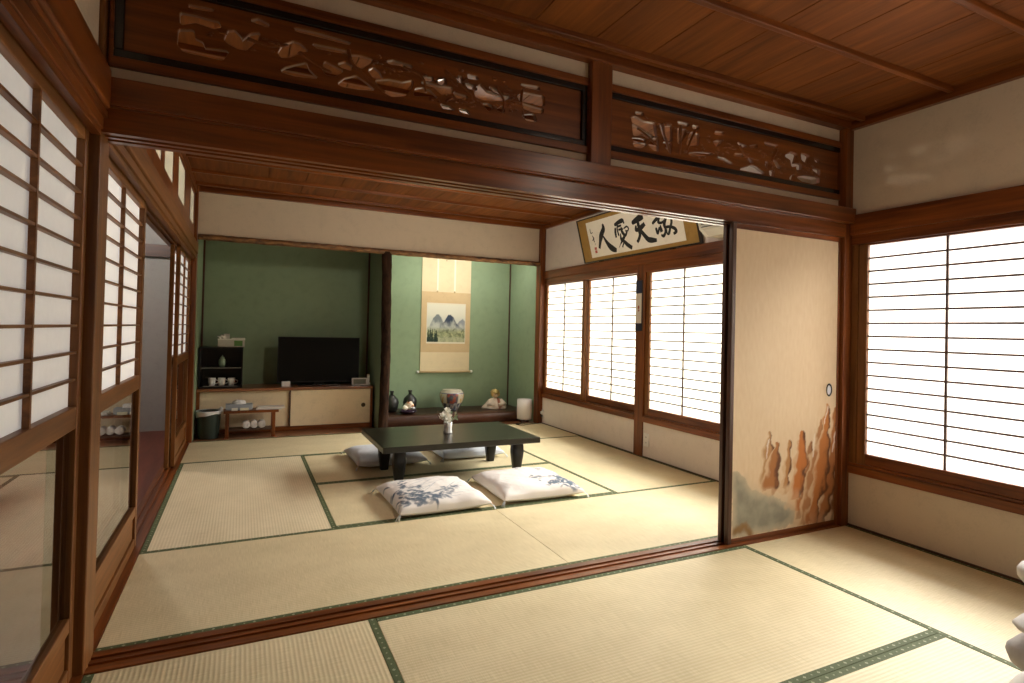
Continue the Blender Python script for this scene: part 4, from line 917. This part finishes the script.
m = MB(); m.tube([(3.36, 4.375, Z0 + .10), (3.31, 4.335, Z0 + .062), (3.37, 4.315, Z0 + .052)], [.034, .032, .024], 12); m.tube([(3.48, 4.375, Z0 + .10), (3.52, 4.335, Z0 + .062), (3.44, 4.315, Z0 + .052)], [.034, .032, .024], 12); m.build('sleeves', plain('robe_pale', (.70, .60, .50), .8), dl)
m = MB(); m.blob((3.415, 4.39, Z0 + .175), (.038, .038, .045), 20, 14); m.blob((3.412, 4.351, Z0 + .170), (.006, .006, .008), 8, 6); m.tube([(3.415, 4.395, Z0 + .12), (3.415, 4.393, Z0 + .15)], .016, 10); m.build('head', plain('doll_skin', (.62, .46, .30), .4), dl)
m = MB(); m.blob((3.415, 4.398, Z0 + .205), (.054, .050, .040), 20, 12, .5, 3.); m.blob((3.372, 4.39, Z0 + .185), (.02, .022, .035), 12, 8); m.blob((3.458, 4.39, Z0 + .185), (.02, .022, .035), 12, 8); o = m.build('headdress', plain('gilt', (.50, .36, .13), .4, .3), dl)
for x in (3.402, 3.424):
    m = MB(); m.blob((x, 4.3535, Z0 + .180), (.004, .002, .003), 8, 6); m.build('eye', INK, o)

# lamp on the board
lp = thing('paper_lamp', (3.640, 3.99, .002), 'white cylindrical paper floor lamp at the right end of the alcove', 'lamp')
m = MB(); m.lathe([(.090, .036), (.092, .040), (.094, .16), (.092, .280), (.088, .280), (.086, .16), (.086, .040)], 36, 3.640, 3.99, .002, cap=False); m.build('lamp_shade', plain('lamp_paper', (.80, .76, .74), .8), lp)
m = MB(); m.lathe([(.060, .0), (.062, .004), (.060, .014), (.02, .018), (.012, .03), (.012, .10)], 28, 3.640, 3.99, .002); m.build('base', WD['z'], lp)
for k in range(3):
    a = 2 * PI * k / 3 + .4; m = MB(); m.tube([(3.64 + .012 * math.cos(a), 3.99 + .012 * math.sin(a), .036), (3.64 + .088 * math.cos(a), 3.99 + .088 * math.sin(a), .044)], .003, 6); m.build('shade_arm', METAL, lp)
cd = smooth_path([(3.59, 3.94, .0075), (3.52, 3.86, .006), (3.45, 3.80, .006), (3.50, 3.74, .006), (3.60, 3.78, .006), (3.70, 3.80, .006), (3.78, 3.82, .01), (3.786, 3.802, .06)], 8)
m = MB(); m.tube(cd, .0035, 6); o = m.build('lamp_cord', CORD_BLACK, None); tag(o, 'thin dark cord running from the paper lamp to the socket', 'cord')
m = MB(); m.box(3.445, 3.475, 3.785, 3.835, .0015, .018, bv=.004); o = m.build('cord_switch', CORD_BLACK); tag(o, 'small black rocker switch on the lamp cord', 'switch')

# sockets
def socket(y0, y1, z0, z1, label, holes):
    t = thing('wall_socket', (XR, (y0 + y1) / 2, z0), label, 'socket')
    box('cover', WHITE_PLASTIC, t, XR - .011, XR - .0005, y0, y1, z0, z1, bv=.002)
    for z in holes:
        for dy in (-.006, .006): box('slot', BLACK_PLASTIC, t, XR - .0118, XR - .010, (y0 + y1) / 2 + dy - .0015, (y0 + y1) / 2 + dy + .0015, z - .006, z + .006)
    return t
socket(1.795, 1.868, .105, .225, 'white wall socket beside the post between the far windows', (.14, .19))
sk = socket(3.785, 3.822, .075, .170, 'white wall socket with a plug by the alcove corner post', (.14,))
pg = thing('power_plug', (XR - .02, 3.80, .09), 'black plug and white adaptor in the socket by the alcove corner', 'plug')
m = MB(); m.box(XR - .030, XR - .0118, 3.788, 3.818, .118, .150, bv=.003); m.build('adaptor', WHITE_PLASTIC, pg)
m = MB(); m.box(XR - .030, XR - .0118, 3.790, 3.814, .084, .106, bv=.003); m.build('plug_body', CORD_BLACK, pg)

# ------------------------------------------------------------------ framed calligraphy leaning out from the wall
A0 = Vector((3.782, 2.89, 1.884)); VV = (Vector((3.663, 2.89, 2.328)) - Vector((3.784, 2.89, 1.875))).normalized(); UU = Vector((0, -1, 0)); NN = UU.cross(VV)   # NN points into the room
FWd, FH = 1.722, .469
fr = thing('framed_calligraphy', A0 + UU * FWd / 2, 'framed brush calligraphy in a gold-brown mount leaning over the far windows', 'framed calligraphy')
def slab(name, mt, parent, u0, u1, v0, v1, d0, d1):
    pts = [(u, v, d) for d in (d0, d1) for (u, v) in ((u0, v0), (u1, v0), (u1, v1), (u0, v1))]
    m = MB(); m.add([A0 + UU * u + VV * v + NN * d for u, v, d in pts], [(0, 3, 2, 1), (4, 5, 6, 7), (0, 1, 5, 4), (1, 2, 6, 5), (2, 3, 7, 6), (3, 0, 4, 7)])
    return m.build(name, mt, parent)
FB = plain('black_brown_frame', (.018, .010, .007), .35, coat=.3)
for q in ((0, FWd, 0, .012), (0, FWd, FH - .012, FH), (0, .012, .012, FH - .012), (FWd - .012, FWd, .012, FH - .012)): slab('frame_bar', FB, fr, *q, -.022, .010)
slab('backing_board', FB, fr, .012, FWd - .012, .012, FH - .012, -.020, -.004)
slab('gold_mount', plaster('gold_brown_brocade', (.34, .20, .055), .14, 220., .55, .1), fr, .012, FWd - .012, .012, FH - .012, -.004, .001)
ps = slab('paper', plaster('calligraphy_paper', (.86, .82, .73), .04, 70., .9, .05), fr, .158, FWd - .160, .046, FH - .050, .001, .002)
def brush(name, strokes, mt, parent, lift=.0022):
    m = MB()
    for k, stq in enumerate(strokes):
        pts = smooth_path(stq, 7); L = []; Rr = []
        n = len(pts)
        for i, (u, v, r) in enumerate(pts):
            a = pts[max(i - 1, 0)]; b = pts[min(i + 1, n - 1)]; tx, ty = b[0] - a[0], b[1] - a[1]; l = math.hypot(tx, ty) or 1
            r = r * 1.22 if r > .006 else r
            L.append((u - ty / l * r, v + tx / l * r)); Rr.append((u + ty / l * r, v - tx / l * r))
        def cap(i, sgn):
            u, v, r = pts[i]; r = r * 1.22 if r > .006 else r; a = pts[max(i - 1, 0)]; b = pts[min(i + 1, n - 1)]; th = math.atan2(b[1] - a[1], b[0] - a[0])
            return [(u + r * math.cos(th + PI / 2 * sgn + sgn * PI * j / 6), v + r * math.sin(th + PI / 2 * sgn + sgn * PI * j / 6)) for j in range(7)]
        d = lift + .0001 * k
        def P3(p): return A0 + UU * p[0] + VV * p[1] + NN * d
        vs = [P3(p) for pr in zip(L, Rr) for p in pr]
        m.add(vs, [(2 * i, 2 * i + 1, 2 * i + 3, 2 * i + 2) for i in range(n - 1)])
        for i, sg in ((0, 1), (n - 1, -1)):
            c = cap(i, sg); m.add([P3(p) for p in c], [tuple(range(7))])
    return m.build(name, mt, parent, fix=False)
for k in ('fourth', 'third', 'second', 'first'): brush('brush_character', CALLIG[k], INK, ps)
brush('signature', CALLIG['signature'], GREYINK, ps)
slab('seal', SEALRED, ps, .2345, .2725, .089, .118, .0021, .0024); slab('seal', SEALRED, ps, .2345, .2725, .124, .151, .0021, .0024)
for b in ((1.38, .0), (.30, .0)):
    m = MB(); m.add([A0 + UU * (b[0] + du) + VV * dv + NN * dn for dn in (-.022, .014) for du, dv in ((-.02, -.006), (.02, -.006), (.02, .002), (-.02, .002))], [(0, 3, 2, 1), (4, 5, 6, 7), (0, 1, 5, 4), (1, 2, 6, 5), (2, 3, 7, 6), (3, 0, 4, 7)])
    m.build('rest_bracket', BRASS, fr)

# air conditioner beside the frame
ac = thing('air_conditioner', (XR - .11, .62, 1.90), 'white wall air conditioner beyond the framed calligraphy', 'air conditioner')
poly = [(XR - .002, 1.905), (XR - .13, 1.905), (XR - .195, 1.955), (XR - .215, 2.03), (XR - .205, 2.16), (XR - .18, 2.185), (XR - .002, 2.185)]
m = MB(); m.prism(poly, 'y', .22, 1.02); m.build('casing', plain('ivory_plastic', (.70, .68, .60), .4), ac)
m = MB(); m.add([(XR - .132, y, 1.9045 + d) for y in (.26, .98) for d in (0, -.003)] + [(XR - .193, y, 1.9515 + d) for y in (.26, .98) for d in (0, -.003)], [(0, 2, 6, 4), (1, 5, 7, 3), (0, 1, 3, 2), (4, 6, 7, 5), (0, 4, 5, 1), (2, 3, 7, 6)]); m.build('outlet_flap', plain('ivory_flap', (.58, .56, .50), .4), ac)
for z in (1.968, 1.990): m = MB(); xx = XR - .198 - (z - 1.955) * .27; m.box(xx - .004, xx + .01, .25, .99, z - .002, z + .002); m.build('louver', BLACK_PLASTIC, ac)
for y in (.40, .60, .80): m = MB(); m.box(XR - .2165, XR - .2135, y, y + .12, 2.045, 2.050); m.build('front_groove', plain('groove_grey', (.25, .25, .23), .5), ac)

# narrow hanging strip on the window post
hs = thing('hanging_strip', (XR - .015, 1.962, 1.17), 'narrow hanging paper strip with dark blue ends on the window post', 'hanging strip')
yc0, yc1 = 1.928, 2.012
for nm, z0, z1, mt in (('upper_cloth', 1.515, 1.635, plain('indigo_cloth', (.022, .028, .055), .8)), ('paper_strip', 1.235, 1.515, plain('strip_paper', (.66, .60, .50), .8)), ('lower_cloth', 1.165, 1.235, plain('navy_cloth', (.012, .014, .028), .8))):
    box(nm, mt, hs, XR - .0165, XR - .0135, yc0, yc1, z0, z1)
m = MB(); m.blob((XR - .0168, 1.968, 1.385), (.0012, .012, .018), 12, 8); m.blob((XR - .0168, 1.965, 1.355), (.0012, .010, .010), 12, 8); m.build('red_motif', plain('motif_red', (.36, .10, .06), .8), hs)
box('dark_backing', plain('strip_backing', (.02, .018, .018), .8), hs, XR - .0135, XR - .0122, yc0 - .016, yc1 + .002, 1.163, 1.637)
m = MB(); m.tube([(XR - .014, yc0, 1.637), (XR - .014, 1.97, 1.668), (XR - .014, yc1, 1.637)], .0018, 6); m.build('hanging_cord', CORD_BLACK, hs)

# ------------------------------------------------------------------ low table
TZ = .305
lt = thing('low_table', (1.95, 2.005, 0), 'low black-green lacquered table with thick carved legs on the tatami', 'low table')
m = MB(); m.box(1.332, 2.572, 1.605, 2.405, TZ - .044, TZ, bv=.006); 
LAC = wood('dark_lacquer', (.006, .0055, .004), (.018, .016, .010), 'x', rough=.28, fine=14., stretch=1.2, bstr=.03, coat=.12, spec=.4)
m.build('table_top', LAC, lt)
m = MB(); m.box(1.46, 2.45, 1.80, 1.83, TZ - .080, TZ - .044); m.box(1.46, 2.45, 2.20, 2.23, TZ - .080, TZ - .044); m.box(1.46, 1.49, 1.83, 2.20, TZ - .080, TZ - .044); m.box(2.42, 2.45, 1.83, 2.20, TZ - .080, TZ - .044); m.build('apron', plain('table_black', (.014, .013, .011), .25, coat=.5), lt)
LEGM = plain('leg_black', (.007, .0065, .006), .32, spec=.35, coat=.1)
for x, y in ((1.500, 1.815), (2.475, 1.825), (2.41, 2.215), (1.485, 2.225)):
    vs = []; fs = []; prof = [(.030, 0.), (.032, .008), (.034, .03), (.043, .10), (.049, .16), (.046, .21), (.040, TZ - .0445)]; n = 8
    prof = smooth_path(prof, 4); N4 = 24
    for r, h in prof:
        for k in range(N4):
            a = 2 * PI * k / N4; cx, sx = math.cos(a), math.sin(a); e = (abs(cx) ** 4 + abs(sx) ** 4) ** -.25
            vs.append((x + r * e * cx, y + r * e * sx, max(.0014, h)))
    for i in range(len(prof) - 1):
        for k in range(N4): fs.append((i * N4 + k, i * N4 + (k + 1) % N4, (i + 1) * N4 + (k + 1) % N4, (i + 1) * N4 + k))
    fs += [tuple(range(N4))[::-1], tuple((len(prof) - 1) * N4 + k for k in range(N4))]
    m = MB(); m.add(vs, fs, True); m.build('leg', LEGM, lt)

# flower vase on the table
vx, vy = 1.940, 2.005
fv = thing('flower_vase', (vx, vy, TZ), 'small white vase of white flowers on the low table', 'vase')
m = MB(); m.lathe([(.034, 0), (.036, .002), (.035, .012), (.031, .02), (.032, .05), (.036, .088), (.032, .088), (.028, .05), (.026, .012), (.0001, .01)], 28, vx, vy, TZ + .0003, cap=False)
for v in m.v:
    a = math.atan2(v.y - vy, v.x - vx); r = math.hypot(v.x - vx, v.y - vy); q = 1 + .05 * math.cos(a * 10); v.x = vx + (v.x - vx) * q; v.y = vy + (v.y - vy) * q
m.build('vase_body', WHITE_CERAMIC, fv)
PETAL = plain('white_petal', (.82, .82, .76), .7); LEAFM = plain('pale_leaf', (.22, .33, .19), .6); STEM = plain('flower_stem', (.12, .19, .07), .6); TWIG = plain('brown_twig', (.20, .13, .08), .8)
def flower(c, r, seed):
    m = MB(); rr = random.Random(seed)
    for ring, (n, tilt, s) in enumerate(((7, .25, 1.), (6, .7, .8), (4, 1.15, .55))):
        for k in range(n):
            a = 2 * PI * k / n + ring * .4; pv = []; pf = []; w = .42 * s; 
            for j in range(5):
                for i in range(4):
                    u, v = (i / 3 - .5) * 2, j / 4
                    wid = w * math.sin(PI * min(1, v * .85 + .12)) * u
                    rad = v * s * math.cos(tilt) + .05; zz = v * s * math.sin(tilt) + .12 * u * u + (.12 * v * v)
                    d = Vector((math.cos(a) * rad - math.sin(a) * wid, math.sin(a) * rad + math.cos(a) * wid, zz))
                    d = Vector((d.x, d.y * .75 - d.z * .62, d.z * .75 + d.y * .62))       # face the viewer a little
                    pv.append(Vector(c) + d * r)
            for j in range(4):
                for i in range(3): q = j * 4 + i; pf.append((q, q + 1, q + 5, q + 4))
            m.add(pv, pf, True)
    m.blob(c, (r * .25, r * .25, r * .25), 10, 7)
    return m
tops = [((vx - .030, vy - .02, TZ + .130), .052, 1), ((vx - .008, vy + .0, TZ + .178), .030, 2), ((vx - .045, vy + .012, TZ + .120), .034, 3), ((vx - .02, vy - .035, TZ + .105), .036, 4)]
for c, r, sd in tops:
    o = flower(c, r, sd).build('flower_head', PETAL, fv, fix=False)
    m = MB(); m.tube(smooth_path([(vx, vy, TZ + .03), ((c[0] + vx) / 2 + .005, (c[1] + vy) / 2, TZ + .09), c], 6), .0018, 6); m.build('stem', STEM, o)
rr = random.Random(11)
for k in range(9):
    c = (vx + .025 + rr.uniform(0, .07), vy + rr.uniform(-.03, .03), TZ + .095 + rr.uniform(0, .045)); m = MB(); a = rr.uniform(-.6, 2.6); l = rr.uniform(.022, .034); pv = []; pf = []
    for j in range(6):
        for i in range(3):
            u, v = i - 1, j / 5; w = .011 * math.sin(PI * v) * u; z = .012 * math.sin(PI * v) + .003 * u * u
            pv.append((c[0] + math.cos(a) * l * v - math.sin(a) * w * .6, c[1] - .35 * l * v, c[2] + math.sin(a) * l * v * .8 + math.cos(a) * w + z))
    for j in range(5):
        for i in range(2): q = j * 3 + i; pf.append((q, q + 1, q + 4, q + 3))
    m.add(pv, pf, True); m.tube(smooth_path([(vx + .004, vy, TZ + .04), (vx + .02, vy, TZ + .085), c], 5), .0013, 5)
    m.build('leaf_spray', plain('spray_leaf_%d' % k, (.30, .42, .27) if k % 3 else (.62, .68, .56), .6), fv, fix=False)
for a, b in (((vx - .005, vy, TZ + .06), (vx - .098, vy - .01, TZ + .185)), ((vx + .005, vy, TZ + .06), (vx + .085, vy + .01, TZ + .200))):
    m = MB(); m.tube(smooth_path([a, ((a[0] + b[0]) / 2 + .008, vy, (a[2] + b[2]) / 2 - .005), b], 6), [.0022] * 9 + [.0022] * 4, 6) if False else m.tube(smooth_path([a, ((a[0] + b[0]) / 2, vy, (a[2] + b[2]) / 2 - .008), b], 6), .0026, 6); m.build('twig', TWIG, fv)

# ------------------------------------------------------------------ floor cushions
CUSH = col_attr('patterned_cotton', .9, .15)
def cushion(cx, cy, ang, label, w=.60, d=.62, h=.105, motif=None, seed=1, tint=(.74, .71, .68)):
    t = thing('floor_cushion', (cx, cy, 0), label, 'cushion', 'floor cushions around the low table')
    n = 110; vs = []; fs = []; cs = []
    rr = random.Random(seed)
    blobs = []
    for (u, v, s, k) in (motif or []):
        for i in range(k):
            a = rr.uniform(0, PI); blobs.append((u + rr.gauss(0, s), v + rr.gauss(0, s), rr.uniform(.026, .052), rr.uniform(.013, .022), a, rr.uniform(.5, 1.)))
    stems = []
    for (u, v, s, k) in (motif or []):
        for i in range(2): stems.append(((u, v), (u + .28 + rr.uniform(-.05, .2), v + rr.uniform(-.05, .42))))
    def colour(u, v):
        c = mix(tint, tuple(x * 1.06 for x in tint), .5 + fbm(u, v, 4., seed))
        for a, b in stems:
            q, tq = seg_dist((u, v), a, b)
            if q < .0045: c = mix(c, (.40, .43, .47), .7)
        for bu, bv, r1, r2, a, al in blobs:
            du, dv = u - bu, v - bv
            if abs(du) + abs(dv) > .08: continue
            x, y = du * math.cos(a) + dv * math.sin(a), -du * math.sin(a) + dv * math.cos(a)
            q = (x / r1) ** 2 + (y / r2) ** 2
            if q < 1: c = mix(c, (.10, .135, .185), al * (1 - q * q * .6))
        return c
    for side in (1, -1):
        base = len(vs)
        for j in range(n + 1):
            for i in range(n + 1):
                u, v = i / n * 2 - 1, j / n * 2 - 1
                e = (1 - abs(u) ** 2.8) * (1 - abs(v) ** 2.8)
                pull = 1 - .055 * (1 - abs(v) ** 2) * abs(u) ** 6; pulv = 1 - .055 * (1 - abs(u) ** 2) * abs(v) ** 6
                x, y = u * w / 2 * pull, v * d / 2 * pulv
                edge = max(abs(u), abs(v))
                hh = h * .5 * max(0, e) ** .34
                wr = .003 * fbm(u, v, 3.2, seed) * smooth(0, .2, 1 - edge) + .004 * math.sin(9 * (u * v)) * smooth(.55, .95, edge) * smooth(0, .06, 1 - edge)
                zm = .028 + .010 * (abs(u) * abs(v)) ** 2
                z = zm + side * hh * (1.35 if side > 0 else .5) + (wr if side > 0 else 0)
                vs.append((x, y, max(z, .0015))); cs.append(colour((u + 1) / 2, (v + 1) / 2) if side > 0 else tint)
        for j in range(n):
            for i in range(n):
                k = base + j * (n + 1) + i; q = (k, k + 1, k + n + 2, k + n + 1); fs.append(q if side > 0 else q[::-1])
    m = MB(); m.add([Vector(p) + Vector((cx, cy, 0)) for p in vs], fs, True); o = m.build('cover', CUSH, t, fix=False)
    a = o.data.color_attributes.new('Col', 'FLOAT_COLOR', 'POINT')
    for i, c in enumerate(cs): a.data[i].color = (*c, 1)
    for su in (-1, 1):
        for sv in (-1, 1):
            x, y = cx + su * w / 2, cy + sv * d / 2; m = MB()
            for k in range(6):
                f = rr.uniform(-.5, .5); m.tube([(x - su * .008, y - sv * .008, .036), (x + su * (.010 + f * .012), y + sv * (.010 - f * .012), .022), (x + su * (.018 + f * .02), y + sv * (.018 - f * .02), .004)], .0022, 5)
            m.build('corner_tassel', plain('tassel_white', (.70, .74, .76), .8), t)
    t.rotation_euler = (0, 0, ang); return t
mA = [(.18, .26, .07, 26), (.32, .18, .06, 22), (.22, .13, .04, 14), (.42, .11, .035, 9), (.10, .14, .05, 16), (.46, .14, .05, 14), (.58, .26, .05, 16), (.30, .46, .06, 13), (.18, .62, .05, 9), (.68, .36, .03, 7), (.07, .42, .04, 8), (.24, .78, .04, 5)]
mB = [(.80, .30, .06, 26), (.90, .14, .045, 18), (.90, .26, .03, 10), (.91, .16, .05, 20), (.66, .16, .05, 16), (.55, .34, .04, 11), (.90, .42, .045, 13), (.72, .70, .04, 7), (.54, .82, .04, 6), (.76, .13, .04, 10)]
cushion(1.590, 1.295, .02, 'white floor cushion with grey-blue flowers along its corridor side, before the table', .60, .61, .125, mA, 3)
cushion(2.300, 1.315, -.02, 'white floor cushion with grey-blue flowers towards the window, before the table', .61, .62, .125, mB, 5, (.74, .70, .67))
cushion(1.565, 2.56, .03, 'pale blue-grey floor cushion behind the table, corridor end', .58, .60, .12, [(.7, .2, .05, 12), (.5, .15, .05, 8)], 8, (.62, .65, .70))
cushion(2.30, 2.60, .0, 'pale blue-grey floor cushion behind the table, window end', .58, .60, .12, [(.3, .2, .05, 10), (.5, .15, .05, 8)], 9, (.62, .65, .70))

# ------------------------------------------------------------------ white bedding at the right edge
BED = plaster('white_bedding', (.74, .72, .70), .03, 60., .95, .2); BEDG = plaster('grey_bedding', (.52, .50, .50), .05, 60., .95, .3)
def pad(cx, cy, z, w, d, h, seed, bulge=.5):
    m = MB(); n = 34; vs = []; fs = []
    NR = 18
    for j in range(NR + 1):
        th = -PI / 2 + PI * j / NR
        for k in range(64):
            a = 2 * PI * k / 64; c, s = math.cos(a), math.sin(a); e = (abs(c) ** 6 + abs(s) ** 6) ** (-1 / 6)
            r = math.copysign(abs(math.cos(th)) ** .45, math.cos(th)); zz = math.copysign(abs(math.sin(th)) ** .7, math.sin(th))
            q = 1 + .035 * noise.noise(Vector((c * 2, s * 2, seed + zz))) - .03 * (1 - zz * zz) * noise.noise(Vector((c * 5, s * 5, seed * 2.)))
            vs.append((cx + w / 2 * r * e * c * q, cy + d / 2 * r * e * s * q, z + h / 2 + h / 2 * zz * (1 + .10 * noise.noise(Vector((c * 2 * r, s * 2 * r, seed + 7))))))
    zmin = min(v[2] for v in vs); zs = (h - .001) / (max(v[2] for v in vs) - zmin); vs = [(v[0], v[1], (v[2] - zmin) * zs + z + .0013) for v in vs]
    for j in range(NR):
        for k in range(64): fs.append((j * 64 + k, j * 64 + (k + 1) % 64, (j + 1) * 64 + (k + 1) % 64, (j + 1) * 64 + k))
    m.add(vs, fs, True); return m
BX, BY = 2.96, -1.80
for nm, mt, w, d, z, h, dx, dy, sd, lab, cat in (
    ('folded_futon', BED, .71, .75, .0, .190, .0, .016, 3, 'thick folded white futon at the bottom of the bedding pile', 'futon'),
    ('folded_quilt', BEDG, .70, .74, .19, .12, .0, .006, 9, 'greyish folded quilt in the middle of the bedding pile', 'quilt'),
    ('folded_sheet', BED, .69, .73, .31, .040, .0, .002, 14, 'thin white folded sheet on the greyish quilt', 'sheet'),
    ('folded_blanket', BED, .60, .64, .35, .085, .06, -.09, 17, 'white folded blanket beneath the top pillow of the bedding pile', 'blanket'),
    ('bed_pillow', BED, .66, .70, .435, .085, -.010, .016, 21, 'white pillow on top of the bedding pile', 'pillow')):
    o = pad(2.748 + dx, -1.788 + dy, z, w, d, h, sd).build(nm, mt); tag(o, lab, cat, 'folded bedding piled in the near room')

# ------------------------------------------------------------------ light
def area(name, loc, rot, sx, sy, e, c):
    l = bpy.data.lights.new(name, 'AREA'); l.shape = 'RECTANGLE'; l.size, l.size_y, l.energy, l.color = sx, sy, e, c
    o = bpy.data.objects.new(name, l); COL.objects.link(o); o.location = loc; o.rotation_euler = rot; return o
area('alcove_downlight', (2.82, 4.02, 2.17), (math.radians(28), 0, 0), 1.3, .10, 11., (1.0, .96, .84))
def globe(name, loc, r, e, c):
    l = bpy.data.lights.new(name, 'POINT'); l.shadow_soft_size, l.energy, l.color = r, e, c
    o = bpy.data.objects.new(name, l); COL.objects.link(o); o.location = loc; return o
globe('far_room_lamp', (2.0, 1.75, 2.27), .11, 28., (1.0, .93, .80))
globe('near_room_lamp', (2.5, -1.55, 2.25), .12, 6., (1.0, .91, .76))
globe('corridor_fill_light', (-.75, 3.3, 2.40), .10, 45., (1.0, .94, .87))  # unseen fill, added in place of daylight from the corridor windows
o = area('garden_daylight', (XR + 4.0, 1.3, 3.75), (0, math.radians(60), 0), 2.2, 7.4, 6200., (1.0, .97, .90)); o.data.spread = math.radians(100)

w = bpy.data.worlds.new('daylight'); SC.world = w; w.use_nodes = True
w.node_tree.nodes['Background'].inputs['Color'].default_value = (1.0, .95, .90, 1); w.node_tree.nodes['Background'].inputs['Strength'].default_value = .5

# ------------------------------------------------------------------ camera
cam = bpy.data.cameras.new('camera'); co = bpy.data.objects.new('camera', cam); COL.objects.link(co)
cam.sensor_fit = 'HORIZONTAL'; cam.sensor_width = 36; cam.lens = 561.4888 * 36 / 1024
cam.shift_x = (512 - 509.698) / 1024; cam.shift_y = (323.2926 - 341.5) / 1024; cam.clip_start = .02
co.location = (.43433, -2.28572, 1.14203); co.rotation_mode = 'XYZ'; co.rotation_euler = (1.582993, -.0232866, -.4429567)
SC.camera = co
SC.view_settings.view_transform = 'Standard'; SC.view_settings.look = 'None'
SC.view_settings.gamma = 1; SC.view_settings.use_curve_mapping = False; SC.view_settings.exposure = 0.22
cy = SC.cycles
cy.use_denoising = True; cy.max_bounces = 10; cy.diffuse_bounces = 6; cy.glossy_bounces = 4; cy.transmission_bounces = 6
cy.sample_clamp_indirect = 4.0; cy.caustics_reflective = False; cy.caustics_refractive = False
